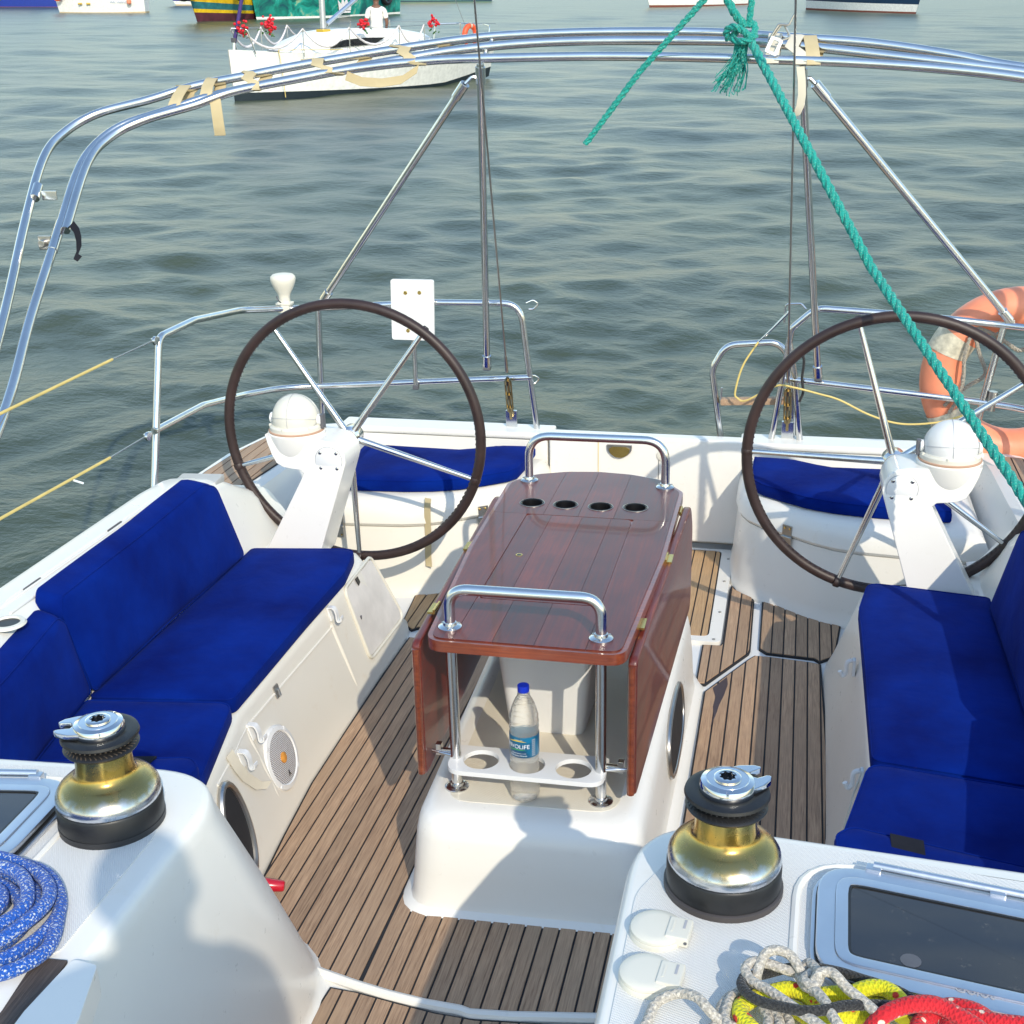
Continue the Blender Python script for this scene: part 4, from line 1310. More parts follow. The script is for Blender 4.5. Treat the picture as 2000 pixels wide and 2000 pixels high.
wrapband(-1.765, -1.735, 'tie_strap', 'leftmost narrow tan strap tied round the awning frame')
wrapband(-1.52, -1.44, 'tie_strap', 'tan strap wrapped round the awning frame just right of the hanging strap end')
wrapband(-1.30, -1.05, 'tie_strap', 'tan strap slanting round the awning frame over the white yacht bow')
wrapband(-0.98, -0.72, 'tie_strap', 'long tan strap slanting round the awning frame over the white yacht hull')
wrapband(-1.655, -1.625, 'tie_strap', 'tan strap buckled round the awning frame above its hanging end')
band([(-1.612, 4.755, 1.955), (-1.605, 4.742, 1.935), (-1.600, 4.735, 1.90), (-1.597, 4.733, 1.86), (-1.596, 4.736, 1.825), (-1.60, 4.738, 1.822)], (0.021, 0.004, 0), 'strap_end', 'tan strap end hanging straight down from the awning frame')
band([(-1.12, 4.885, 2.03), (-1.06, 4.88, 2.008), (-0.98, 4.88, 2.002), (-0.90, 4.89, 2.012), (-0.84, 4.91, 2.05)], (0.004, 0.004, 0.016), 'strap_end', 'slack tan strap loop sagging under the awning frame')
band([(-1.90, 4.105, 1.565), (-1.872, 4.085, 1.545), (-1.853, 4.06, 1.52), (-1.848, 4.045, 1.488), (-1.858, 4.035, 1.462), (-1.842, 4.03, 1.455)], (0.009, 0.002, 0.009), 'black_strap', 'short black strap dangling from the left awning tube', 'velcro')
wrapband(0.545, 0.60, 'tie_strap', 'pale strap bundled round the awning frame where the right post meets it', 'webbing_pale').scale = (1.0, 1.0, 1.0)
wrapband(0.605, 0.645, 'tie_strap', 'tan strap overlapping the pale bundle on the right awning post', 'webbing_tan')
w1 = wrapband(0.475, 0.495, 'buckle_strap', 'narrow tan strap with a white plastic buckle beside the right awning post', 'webbing_pale')
G().holed(fillet([(0.462, -0.032), (0.508, -0.032), (0.508, 0.032), (0.462, 0.032)], 0.008, 3, True), [list(reversed(fillet([(0.474, -0.022), (0.496, -0.022), (0.496, 0.022), (0.474, 0.022)], 0.004, 2, True)))], -0.003, 0.003).obj('buckle', 'white_print', w1, bevel=0.0015, base=(0.485, 0, 0))
bk = w1.children[-1]
bk.location = Vector((0.488, 4.905, 2.105)) - w1.location
bk.rotation_euler = (R(64), R(24), 0)
band([(0.585, 4.898, 2.035), (0.592, 4.893, 1.99), (0.596, 4.893, 1.94), (0.592, 4.896, 1.90), (0.580, 4.90, 1.872), (0.572, 4.905, 1.866)], (0.014, 0.002, 0), 'strap_end', 'pale strap end hanging beside the right awning post', 'webbing_pale')
g = G().tube(fillet([(0.468, 4.94, 2.125), (0.50, 4.95, 2.178), (0.535, 4.955, 2.175), (0.555, 4.96, 2.215)], 0.01, 4), 0.0045, 8)
g.tube(fillet([(0.478, 4.95, 2.13), (0.515, 4.96, 2.185), (0.545, 4.955, 2.135), (0.50, 4.94, 2.12)], 0.01, 4), 0.004, 8)
tag(g.obj('shackle', 'steel_dull'), 'steel shackle hooked over the awning frame beside the right backstay', 'shackle')

# ------------------------------------------------------------------ pushpit rails, stays, lifelines
def pipe(parent, name, pts, r=0.0142, fr=0.07, n=12, mat='steel', k=8):
    return G().tube(fillet(pts, fr, k), r, n).obj(name, mat, parent)


pl_ = thing('pushpit_rail', 'left stern guard rail of polished tube carrying the white plate', 'guard rail', (-1.1, 5.2, 0.49), 'stern guard rails')
pipe(pl_, 'top_rail', [(-0.492, 5.385, 0.49), (-0.552, 5.34, 1.076), (-0.95, 5.32, 1.076), (-1.42, 5.30, 1.046), (-1.62, 5.23, 1.050), (-1.715, 5.02, 1.082), (-1.72, 4.60, 1.125), (-1.72, 4.30, 1.122), (-1.715, 4.09, 0.489)], fr=[0, 0.09, 0.3, 0.3, 0.2, 0.2, 0.3, 0.05, 0])
pipe(pl_, 'mid_rail', [(-0.512, 5.365, 0.742), (-1.05, 5.32, 0.712), (-1.475, 5.30, 0.684), (-1.64, 5.22, 0.690), (-1.715, 5.0, 0.715), (-1.72, 4.6, 0.775), (-1.716, 4.17, 0.79)], 0.0135, 0.3)
pipe(pl_, 'stanchion', [(-1.468, 5.30, 1.04), (-1.488, 5.30, 0.489)])
for z in (1.075, 0.74):
    G().tube(fillet([(-0.53, 5.36, z), (-0.50, 5.37, z + 0.012), (-0.475, 5.375, z - 0.005), (-0.50, 5.375, z - 0.03), (-0.52, 5.37, z - 0.03)], 0.015, 4), 0.0035, 7).obj('eye_loop', 'steel', pl_)
pr_ = thing('pushpit_rail', 'right stern guard rail of polished tube carrying the orange lifebuoy', 'guard rail', (1.1, 5.2, 0.49), 'stern guard rails')
pipe(pr_, 'top_rail', [(0.545, 5.385, 0.49), (0.606, 5.32, 1.0), (0.70, 5.31, 1.089), (1.115, 5.30, 1.068), (1.43, 5.30, 1.040), (1.60, 5.24, 1.035), (1.70, 5.0, 1.055), (1.72, 4.6, 1.08), (1.72, 4.25, 1.08), (1.715, 4.08, 0.489)], fr=[0, 0.05, 0.09, 0.3, 0.3, 0.2, 0.2, 0.3, 0.05, 0])
pipe(pr_, 'mid_rail', [(0.580, 5.355, 0.778), (0.94, 5.31, 0.757), (1.36, 5.30, 0.722), (1.56, 5.27, 0.705), (1.70, 5.0, 0.71), (1.72, 4.6, 0.72), (1.717, 4.14, 0.73)], 0.0135, 0.3)
pipe(pr_, 'stanchion', [(1.432, 5.30, 1.03), (1.385, 5.30, 0.72), (1.357, 5.31, 0.489)], fr=0.01)
pipe(pr_, 'stanchion', [(0.600, 5.33, 0.94), (0.632, 5.35, 0.78), (0.668, 5.385, 0.489)], fr=0.01)
G().tube([(1.42, 5.285, 0.77), (1.415, 5.285, 0.69)], 0.018, 12).obj('socket', 'steel_dull', pr_)
G().tube(fillet([(0.575, 5.34, 1.02), (0.575, 5.33, 1.10), (0.64, 5.32, 1.105), (0.66, 5.31, 1.085)], 0.02, 4), 0.0035, 7).obj('eye_loop', 'steel', pr_)

ld = thing('swim_ladder', 'folded steel swim ladder with a worn wooden step behind the transom', 'ladder', (0.46, 5.44, 0.40))
pipe(ld, 'frame', [(0.338, 5.44, 0.40), (0.280, 5.40, 0.80), (0.335, 5.40, 0.905), (0.56, 5.40, 0.925), (0.618, 5.40, 0.83), (0.640, 5.44, 0.40)], fr=0.09)
G().box((0.455, 5.40, 0.662), (0.27, 0.045, 0.030), mat=Matrix.Rotation(R(-3), 3, 'Y')).obj('step', 'teak', ld, bevel=0.008)
pipe(ld, 'hook', [(0.325, 5.385, 0.72), (0.322, 5.385, 0.66), (0.34, 5.385, 0.655)], 0.004, 0.008)

for s, dn, upp in ((-1, (-0.613, 5.40, 0.49), (-0.529, 4.60, 2.211)), (1, (0.612, 5.40, 0.49), (0.563, 4.60, 2.153))):
    a, b = Vector(dn), Vector(upp)
    u = (b - a).normalized()
    st = thing('backstay', '%s wire backstay with bronze turnbuckle rising past the awning frame' % ('left' if s < 0 else 'right'), 'stay', dn, 'backstays')
    G().tube([a + u * 0.40, a + u * 6.0], 0.0038, 8).obj('wire', 'steel_dull', st)
    G().tube([a + u * 0.33, a + u * 0.335, a + u * 0.42], [0.0075, 0.0075, 0.0055], 8).obj('swage', 'steel_dull', st)
    G().tube([a + u * 0.06, a + u * 0.30], 0.0065, 8).obj('screw_rod', 'bronze', st)
    for q in (-1, 1):
        G().tube([a + u * 0.12 + Vector((0.0125 * q, 0, 0)), a + u * 0.275 + Vector((0.0125 * q, 0, 0))], 0.0042, 8).obj('turnbuckle_side', 'bronze', st)
    for q in (0.12, 0.195, 0.275):
        G().tube([a + u * (q - 0.012), a + u * (q + 0.012)], 0.0145, 10).obj('turnbuckle_end', 'bronze', st)
    G().box(tuple(a + Vector((0, 0, 0.045))), (0.052, 0.018, 0.085)).obj('chainplate', 'steel', st, bevel=0.004)

# guard wires: bare wire at the rail, yellow cover further on
for z0, z1, y0, lab in ((1.118, 1.108, 4.29, 'upper yellow-covered guard wire running off to the left'), (0.787, 0.800, 4.15, 'lower yellow-covered guard wire running off to the left')):
    ll = thing('guard_wire', lab, 'guard wire', (-1.72, y0, z0), 'guard wires')
    yc = 3.95 if z0 > 1 else 3.85
    G().tube([(-1.72, y0, z0), (-1.72, yc, z0)], 0.0026, 7).obj('wire', 'steel_dull', ll)
    G().tube([(-1.72, yc, z0), (-1.72, 3.2, z1), (-1.72, 0.5, z1)], 0.0052, 8).obj('cover', 'yellow_line', ll)
    g = G().box((-1.72, y0 - 0.02, z0), (0.018, 0.04, 0.018))
    g.lathe([(0.017, -0.006), (0.017, 0.006)], (-1.712, y0 - 0.035, z0), 14, AX_X)
    g.obj('shackle', 'steel', ll, bevel=0.003)
    if z0 < 1:
        G().tube([(-1.715, 3.60, z0 + 0.0), (-1.70, 3.63, z0 - 0.02)], 0.004, 6).obj('tape_end', 'white_print', ll)

# satellite antenna, plate, lifebuoy
an = thing('antenna', 'cream mushroom antenna clamped on the left stern rail', 'antenna', (-1.597, 5.235, 1.05))
G().lathe([(0.012, 1.075), (0.026, 1.078), (0.024, 1.10), (0.029, 1.118), (0.043, 1.142), (0.053, 1.166), (0.056, 1.182), (0.054, 1.193), (0.044, 1.202), (0.025, 1.206)], (-1.597, 5.235, 0), 30).obj('dome', 'plastic_cream', an)
g = G().box((-1.597, 5.235, 1.052), (0.056, 0.05, 0.034))
g.box((-1.597, 5.235, 1.074), (0.068, 0.054, 0.012))
g.obj('rail_clamp', 'plastic_cream', an, bevel=0.005)
G().tube(smooth([(-1.597, 5.19, 1.085), (-1.60, 5.17, 1.10), (-1.61, 5.18, 1.115)], 5), 0.0028, 6).obj('cable', 'dark_plastic', an)
pt = thing('mounting_plate', 'white rectangular plate with three bolts on the left stern rail', 'plate', (-1.027, 5.27, 0.70))
q = fillet([(-1.125, 0.912), (-0.930, 0.912), (-0.922, 1.180), (-1.118, 1.180)], 0.012, 4, True)
G().loft([[(x, 5.300, z) for x, z in q], [(x, 5.286, z) for x, z in q]]).obj('panel', 'plastic_white', pt, bevel=0.002)
for x, z in ((-1.052, 1.122), (-0.988, 1.124), (-1.048, 0.955)):
    G().lathe([(0.0085, 0), (0.0085, 0.002), (0.006, 0.0045)], (x, 5.2855, z), 14, AX_Y).obj('bolt', 'brass', pt)
G().tube([(-1.030, 5.305, 0.95), (-1.030, 5.305, 0.70)], 0.0115, 12).obj('mount_tube', 'steel', pt)
G().box((-1.030, 5.305, 0.695), (0.026, 0.026, 0.022)).obj('mount_clamp', 'dark_plastic', pt, bevel=0.004)

lb = thing('lifebuoy', 'orange horseshoe lifebuoy with worn reflective bands on the right stern rail', 'lifebuoy', (1.52, 5.43, 0.41))
bc = Vector((1.525, 5.43, 0.79))
BR, br = 0.300, 0.083


def ringpt(a, r=BR):
    return (bc.x + r * math.cos(a), bc.y, bc.z + r * math.sin(a))


G().tube([ringpt(a) for a in np.linspace(0, 2 * math.pi, 60, endpoint=False)], br, 18, closed=True).obj('ring', 'orange_ring', lb)
for a in (35, 152, 215, 330):
    G().tube([ringpt(R(a + d)) for d in np.linspace(-8, 8, 6)], br + 0.0025, 18, cap=False).obj('reflective_band', 'reflect_tape', lb)
rp = []
for a in np.linspace(60, 200, 40):
    sag = 0.02 * math.sin((a - 60) / 70 * math.pi)
    rp.append((bc.x + (0.30 - abs(sag) * 8) * math.cos(R(a)), bc.y - 0.088, bc.z + (0.30 - abs(sag) * 8) * math.sin(R(a))))


def twist(name, path, r, mat, parent, strands=3, pitch=0.05, n=6):
    P = [Vector(p) for p in path]
    m = len(P)
    T = [(P[min(i + 1, m - 1)] - P[max(i - 1, 0)]).normalized() for i in range(m)]
    nr = T[0].orthogonal().normalized()
    acc = 0
    cs = [[] for _ in range(strands)]
    for i in range(m):
        if i:
            acc += (P[i] - P[i - 1]).length
            ax = T[i - 1].cross(T[i])
            if ax.length > 1e-8:
                nr = Matrix.Rotation(T[i - 1].angle(T[i]), 3, ax.normalized()) @ nr
        nr = (nr - T[i] * nr.dot(T[i])).normalized()
        bi = T[i].cross(nr)
        for k in range(strands):
            a = 2 * math.pi * (k / strands + acc / pitch)
            cs[k].append(P[i] + (nr * math.cos(a) + bi * math.sin(a)) * r * 0.52)
    out = []
    for c in cs:
        out.append(G().tube(c, r * 0.56, n).obj(name, mat, parent))
    return out


def resample(pts, step):
    P = [np.array(p, float) for p in pts]
    out = [P[0]]
    for a, b in zip(P, P[1:]):
        m = max(1, int(np.linalg.norm(b - a) / step))
        for j in range(1, m + 1):
            out.append(a + (b - a) * j / m)
    return [tuple(p) for p in out]


twist('grab_line', resample(smooth(rp, 3), 0.008), 0.0085, 'rope_old', lb, 3, 0.04, 5)
twist('grab_line', resample(smooth([(1.315, 5.335, 0.985), (1.30, 5.33, 0.90), (1.305, 5.33, 0.80), (1.29, 5.33, 0.72), (1.262, 5.33, 0.66)], 6), 0.008), 0.0085, 'rope_old', lb, 3, 0.04, 5)

# thin yellow control line looping off the right rail
cl = thing('control_line', 'thin yellow control line looping off the right stern rail behind the wheel', 'line', (0.6, 5.28, 0.62))
pth = [(0.471, 5.36, 0.930), (0.412, 5.34, 0.830), (0.385, 5.33, 0.718), (0.397, 5.33, 0.690), (0.429, 5.32, 0.683), (0.502, 5.31, 0.726), (0.564, 5.29, 0.763), (0.624, 5.28, 0.760), (0.734, 5.28, 0.735), (0.818, 5.28, 0.712), (0.946, 5.28, 0.652), (1.072, 5.28, 0.620), (1.213, 5.28, 0.632), (1.31, 5.28, 0.665)]
G().tube(smooth(pth, 8), 0.0042, 8).obj('line', 'yellow_line', cl)
G().tube([(0.592, 5.33, 1.068), (0.53, 5.345, 0.995), (0.471, 5.36, 0.930)], [0.006, 0.0045, 0.003], 8).obj('wire_terminal', 'steel', cl)
bl = tag(G().tube(smooth([(0.60, 5.33, 0.87), (0.625, 5.32, 0.868), (0.637, 5.31, 0.89), (0.655, 5.31, 0.892), (0.664, 5.31, 0.86), (0.660, 5.31, 0.79), (0.668, 5.31, 0.735), (0.655, 5.31, 0.69)], 8), 0.006, 8).obj('black_lashing', 'rope_black'), 'black lashing cord hanging from the right stern rail by the wheel', 'cord')

# ------------------------------------------------------------------ teal rope on the awning frame
tr = thing('teal_rope', 'turquoise twisted rope knotted on the awning frame, running down to the right', 'rope', (0.39, 4.87, 2.0))
twist('rope', resample([(0.392, 4.878, 2.150), (0.62, 4.50, 1.795), (0.847, 4.27, 1.430), (1.262, 3.52, 0.925), (1.42, 3.22, 0.72)], 0.02), 0.0165, 'rope_teal', tr, 3, 0.105, 7)
twist('rope_tail', resample([(0.36, 4.90, 2.40), (0.239, 4.85, 2.263), (0.016, 4.85, 2.028), (-0.185, 4.85, 1.775)], 0.02), 0.0125, 'rope_teal', tr, 3, 0.085, 6)
twist('rope_strand', resample([(0.386, 4.87, 2.170), (0.345, 4.86, 2.22), (0.300, 4.86, 2.30), (0.26, 4.88, 2.44)], 0.02), 0.0155, 'rope_teal', tr, 3, 0.10, 7)
twist('rope_strand', resample([(0.398, 4.87, 2.170), (0.405, 4.87, 2.25), (0.402, 4.88, 2.44)], 0.02), 0.0125, 'rope_teal', tr, 3, 0.085, 6)
kn = smooth([(0.330, 4.862, 2.130), (0.322, 4.845, 2.158), (0.345, 4.832, 2.172), (0.378, 4.836, 2.160), (0.408, 4.842, 2.138), (0.422, 4.86, 2.160), (0.412, 4.88, 2.182), (0.378, 4.872, 2.178), (0.345, 4.850, 2.138), (0.368, 4.838, 2.124), (0.402, 4.836, 2.128), (0.425, 4.85, 2.146)], 8)
twist('knot', resample(kn, 0.006), 0.0125, 'rope_teal', tr, 3, 0.07, 6)
g = G()
rr = random.Random(3)
for k in range(90):
    a = rr.random()
    e = Vector((0.285 + 0.105 * a + rr.uniform(-0.012, 0.012), 4.865 + rr.uniform(-0.03, 0.03), 1.975 + rr.uniform(-0.03, 0.07) * (0.4 + a)))
    s0 = Vector((0.372 + rr.uniform(-0.02, 0.025), 4.862 + rr.uniform(-0.012, 0.012), 2.125))
    md_ = (s0 * 0.45 + e * 0.55) + Vector((rr.uniform(0.0, 0.022), rr.uniform(-0.01, 0.01), rr.uniform(-0.018, 0.01)))
    g.tube(smooth([s0, md_, e, e + Vector((rr.uniform(-0.012, 0.004), 0, rr.uniform(-0.012, 0.006)))], 4), rr.uniform(0.0011, 0.0027), 4)
g.obj('frayed_end', 'rope_teal', tr)

# ------------------------------------------------------------------ ropes lying on the cabin top
def rope(name, paths, r, mat, label, k=7):
    o = thing(name, label, 'rope', tuple(paths[0][0][:2]) + (0.7625,))
    for p in paths:
        G().tube(smooth(p, k), r, 12).obj('rope_length', mat, o)
    return o


g1 = [(0.456, 1.474, 0.771), (0.461, 1.489, 0.772), (0.467, 1.521, 0.774), (0.484, 1.533, 0.784), (0.508, 1.536, 0.792), (0.53, 1.524, 0.798), (0.545, 1.508, 0.797), (0.554, 1.503, 0.791), (0.568, 1.498, 0.783), (0.591, 1.497, 0.775)]
g2 = [(0.615, 1.587, 0.79), (0.614, 1.579, 0.804), (0.618, 1.594, 0.816), (0.627, 1.608, 0.826), (0.643, 1.614, 0.829), (0.662, 1.612, 0.824), (0.676, 1.597, 0.814), (0.684, 1.591, 0.8)]
g34 = [(0.687, 1.601, 0.8), (0.66, 1.599, 0.806), (0.632, 1.602, 0.811), (0.61, 1.599, 0.815), (0.599, 1.59, 0.812), (0.598, 1.579, 0.81), (0.608, 1.563, 0.808), (0.63, 1.548, 0.81), (0.654, 1.527, 0.812), (0.676, 1.507, 0.814), (0.697, 1.489, 0.815), (0.711, 1.476, 0.815)]
g5 = [(0.676, 1.599, 0.8), (0.685, 1.566, 0.809), (0.698, 1.552, 0.816), (0.713, 1.526, 0.819), (0.72, 1.507, 0.818), (0.732, 1.485, 0.815)]
g6 = [(0.698, 1.564, 0.8), (0.695, 1.565, 0.812), (0.698, 1.564, 0.822), (0.705, 1.575, 0.829), (0.721, 1.578, 0.83), (0.731, 1.569, 0.829), (0.744, 1.558, 0.822), (0.769, 1.537, 0.818), (0.79, 1.517, 0.815)]
g7 = [(0.69, 1.585, 0.79), (0.682, 1.598, 0.801), (0.688, 1.614, 0.811), (0.697, 1.602, 0.817), (0.705, 1.58, 0.82), (0.697, 1.557, 0.82), (0.683, 1.57, 0.816), (0.694, 1.596, 0.81)]
g8 = [(0.609, 1.581, 0.785), (0.59, 1.563, 0.785), (0.579, 1.548, 0.785), (0.574, 1.527, 0.785), (0.572, 1.505, 0.785), (0.58, 1.483, 0.785)]
g9 = [(0.599, 1.559, 0.778), (0.58, 1.561, 0.778), (0.566, 1.536, 0.778), (0.564, 1.509, 0.778), (0.555, 1.486, 0.778)]
g10 = [(0.626, 1.529, 0.79), (0.634, 1.509, 0.79), (0.633, 1.488, 0.79)]
rope('grey_rope', [g1, g2, g34, g5, g6, g7, g8, g9, g10, [(x + 0.016, y - 0.004, z) for x, y, z in g10], [(x + 0.030, y + 0.002, z - 0.003) for x, y, z in g10]], 0.0078, 'rope_grey', 'knotted pale grey rope on top of the rope pile at lower right')
y1 = [(0.613, 1.488, 0.785), (0.604, 1.5, 0.785), (0.594, 1.515, 0.785), (0.595, 1.534, 0.785), (0.604, 1.544, 0.785), (0.62, 1.561, 0.785), (0.639, 1.572, 0.785), (0.662, 1.583, 0.785), (0.682, 1.578, 0.785), (0.699, 1.563, 0.785), (0.71, 1.535, 0.785), (0.721, 1.509, 0.785)]
y2 = [(0.692, 1.577, 0.782), (0.708, 1.581, 0.783), (0.731, 1.586, 0.785), (0.752, 1.584, 0.79), (0.767, 1.588, 0.797), (0.786, 1.594, 0.8), (0.805, 1.592, 0.8), (0.821, 1.575, 0.799), (0.826, 1.563, 0.794), (0.822, 1.546, 0.79)]
y3 = [(0.699, 1.538, 0.785), (0.736, 1.541, 0.785), (0.767, 1.543, 0.785), (0.789, 1.535, 0.785), (0.799, 1.522, 0.785)]
y4 = [(0.656, 1.504, 0.776), (0.653, 1.535, 0.776), (0.666, 1.554, 0.776), (0.692, 1.537, 0.776), (0.707, 1.512, 0.776)]
y5 = [(0.774, 1.586, 0.776), (0.81, 1.582, 0.776), (0.845, 1.568, 0.776), (0.851, 1.542, 0.776)]
rope('yellow_rope', [y1, y2, y3, y4, y5], 0.0124, 'rope_yellow', 'yellow braided rope with red flecks coiled at lower right')
b1 = [(0.594, 1.573, 0.8), (0.593, 1.556, 0.805), (0.602, 1.534, 0.809), (0.624, 1.515, 0.814), (0.654, 1.505, 0.818), (0.683, 1.501, 0.82), (0.713, 1.509, 0.82), (0.74, 1.525, 0.818), (0.777, 1.539, 0.814), (0.81, 1.548, 0.809), (0.839, 1.548, 0.805), (0.87, 1.545, 0.8)]
b2 = [(0.851, 1.563, 0.79), (0.842, 1.588, 0.79), (0.822, 1.604, 0.79), (0.799, 1.613, 0.79), (0.769, 1.621, 0.79), (0.738, 1.63, 0.79), (0.7, 1.63, 0.792), (0.661, 1.619, 0.794), (0.622, 1.595, 0.796), (0.598, 1.583, 0.798)]
rope('black_rope', [b2 + b1], 0.0078, 'rope_black', 'long black rope loop lying round the yellow coil')
r1 = [(0.777, 1.515, 0.79), (0.783, 1.515, 0.803), (0.795, 1.519, 0.817), (0.816, 1.531, 0.823), (0.836, 1.536, 0.828), (0.86, 1.541, 0.828), (0.88, 1.541, 0.823), (0.899, 1.533, 0.819), (0.916, 1.527, 0.814), (0.929, 1.519, 0.81)]
r2 = [(0.851, 1.557, 0.79), (0.885, 1.577, 0.796), (0.908, 1.576, 0.8), (0.929, 1.57, 0.8), (0.945, 1.559, 0.796), (0.951, 1.546, 0.79)]
r3 = [(0.884, 1.547, 0.8), (0.903, 1.555, 0.8), (0.928, 1.558, 0.8), (0.956, 1.555, 0.8), (0.99, 1.556, 0.8), (1.016, 1.553, 0.8)]
r4 = [(0.84, 1.513, 0.8), (0.848, 1.535, 0.8), (0.871, 1.55, 0.8), (0.884, 1.542, 0.8), (0.885, 1.522, 0.8)]
rope('red_rope', [r1, r2, r3, r4], 0.0122, 'rope_red', 'red braided rope with pale flecks at the lower right corner')
co = thing('blue_rope', 'coil of blue and white flecked rope at the lower left edge', 'rope', (-0.66, 1.50, 0.7625))
for kx, ky, z, a0, a1 in ((0.172, 0.150, 0.776, -150, 175), (0.150, 0.132, 0.796, -170, 200), (0.130, 0.112, 0.778, -180, 180), (0.122, 0.100, 0.802, -200, 160), (0.098, 0.085, 0.779, -180, 180), (0.072, 0.060, 0.795, -190, 170), (0.05, 0.045, 0.778, -180, 180)):
    P = [(-0.698 + kx * math.cos(R(a)) + random.uniform(-0.004, 0.004), 1.510 + ky * math.sin(R(a)) + random.uniform(-0.004, 0.004), z + random.uniform(-0.003, 0.003)) for a in np.linspace(a0, a1, 15)]
    G().tube(smooth(P, 6), 0.0118, 12).obj('rope_turn', 'rope_blue', co)
G().tube(smooth([(-0.530, 1.54, 0.776), (-0.508, 1.49, 0.776), (-0.500, 1.45, 0.778), (-0.515, 1.41, 0.780), (-0.545, 1.385, 0.779), (-0.60, 1.372, 0.777), (-0.66, 1.37, 0.776)], 7), 0.0118, 12).obj('rope_tail', 'rope_blue', co)

# ------------------------------------------------------------------ deck hatches, sockets, small fittings
for s in (-1, 1):
    C4 = [(0.708, 1.918), (1.26, 1.832), (1.215, 1.553), (0.700, 1.633)]
    if s < 0:
        C4 = list(reversed(C4))
    hz = 0.7625
    h = thing('deck_hatch', 'smoked deck hatch with aluminium frame at lower right' if s > 0 else 'smoked deck hatch with aluminium frame cut off by the left edge', 'hatch', (s * 0.97, 1.74, hz), 'deck hatches')
    P = [(s * x, y) for x, y in C4]
    o_ = fillet(P, 0.075, 7, True)
    if area(o_) and sum(a[0] * b[1] - b[0] * a[1] for a, b in zip(o_, o_[1:] + o_[:1])) < 0:
        o_ = list(reversed(o_))
    G().prism(inset(o_, -0.008), hz, hz + 0.009).obj('seat_flange', 'alloy', h, bevel=0.002)
    G().prism(inset(o_, -0.002), hz + 0.009, hz + 0.0125).obj('gasket', 'rubber', h)
    gl = inset(o_, 0.050)
    i2 = inset(o_, 0.030)
    fr_ = G().holed(o_, [list(reversed(i2))], hz + 0.0125, hz + 0.024).obj('frame', 'alloy', h, bevel=0.004, ang=50)
    G().holed(inset(o_, 0.0295), [list(reversed(gl))], hz + 0.0125, hz + 0.0265).obj('inner_frame', 'alloy', h, bevel=0.002, ang=50)
    G().holed(inset(o_, 0.0499), [list(reversed(inset(o_, 0.054)))], hz + 0.0125, hz + 0.0255).obj('seal', 'rubber', h)
    G().prism(inset(o_, 0.0535), hz + 0.010, hz + 0.0235).obj('pane', 'smoked_glass', h)
    a, b = (Vector((s * 0.800, 1.915, hz + 0.027)), Vector((s * 1.20, 1.853, hz + 0.027)))
    G().tube([a, b], 0.0075, 12).obj('hinge_bar', 'alloy', h)
    u = (b - a).normalized()
    for q in (0.0, 0.20, 0.40):
        G().box(tuple(a + u * q - Vector((0, 0.006, 0.006))), (0.026, 0.020, 0.016), math.atan2(u.y, u.x)).obj('hinge_block', 'alloy', h, bevel=0.003)
    # moulded rim of the recess round the hatch
    G().tube([(x, y, hz - 0.003) for x, y in inset(o_, -0.034)], 0.0085, 8, closed=True).obj('recess_rim', 'gel', h)
    if s > 0:
        V, F = text_mesh('Go\u00efot', 0.024, 0.0003)
        m = Matrix.Rotation(math.atan2(-0.086, 0.552), 3, 'Z')
        G().add([tuple(m @ v + Vector((0.932, 1.6285, hz + 0.0244))) for v in V], F).obj('maker_lettering', 'grey_print', h, smooth=False)
        G().lathe([(0.016, hz + 0.0238), (0.016, hz + 0.0242), (0.004, hz + 0.0246)], (0.845, 1.682, 0), 16).obj('latch_spot', 'dark_plastic', h)
for x, y, lab in ((0.452, 1.699, 'round cream socket cover nearest the right winch'), (0.449, 1.590, 'round cream socket cover between the other cover and the ropes')):
    z0 = 0.7625
    k = thing('socket_cover', lab, 'socket cover', (x, y, z0), 'socket covers')
    G().lathe([(0.0445, z0), (0.0445, z0 + 0.008), (0.0435, z0 + 0.0095)], (x, y, 0), 36).obj('ring', 'plastic_cream', k)
    G().lathe([(0.0425, z0 + 0.0095), (0.0435, z0 + 0.0105), (0.0430, z0 + 0.0150), (0.0405, z0 + 0.0170), (0.028, z0 + 0.0180)], (x, y, 0), 36).obj('lid', 'plastic_cream', k)
    G().box((x + 0.036, y - 0.002, z0 + 0.012), (0.038, 0.052, 0.018), R(-6)).obj('hinge_tab', 'plastic_cream', k, bevel=0.004)
    G().box((x + 0.045, y + 0.006, z0 + 0.0212), (0.004, 0.022, 0.001), R(-6)).obj('tab_slot', 'grey_print', k)
    G().box((x + 0.026, y, z0 + 0.0212), (0.003, 0.028, 0.001), R(-6)).obj('tab_mark', 'plastic_cream', k)
    G().lathe([(0.0028, 0.0), (0.0028, 0.002)], (x + 0.048, y - 0.0285, z0 + 0.012), 8, AX_Y).obj('hinge_pin', 'dark_plastic', k)


def face_pt(y, z, off=0.0):
    """point on the sloping front of the left bench"""
    ys = (2.62, 2.872, 3.159, 3.5, 3.9, 4.16)
    a = np.interp(y, ys, (0.722, 0.744, 0.766, 0.770, 0.772, 0.768))
    b = np.interp(y, (2.45, 2.78, 2.92, 3.3, 3.75, 3.98, 4.08), (0.775, 0.835, 0.872, 0.878, 0.88, 0.882, 0.90))
    k = np.interp(z, (0.0, 0.008, 0.03, 0.07, 0.13, 0.22, 0.30, 0.335, 0.352), (0.0, 0.022, 0.10, 0.22, 0.37, 0.60, 0.80, 0.885, 0.945))
    x = -float(a + (b - a) * k)
    return Vector((x + 0.961 * off, y, z + 0.276 * off))


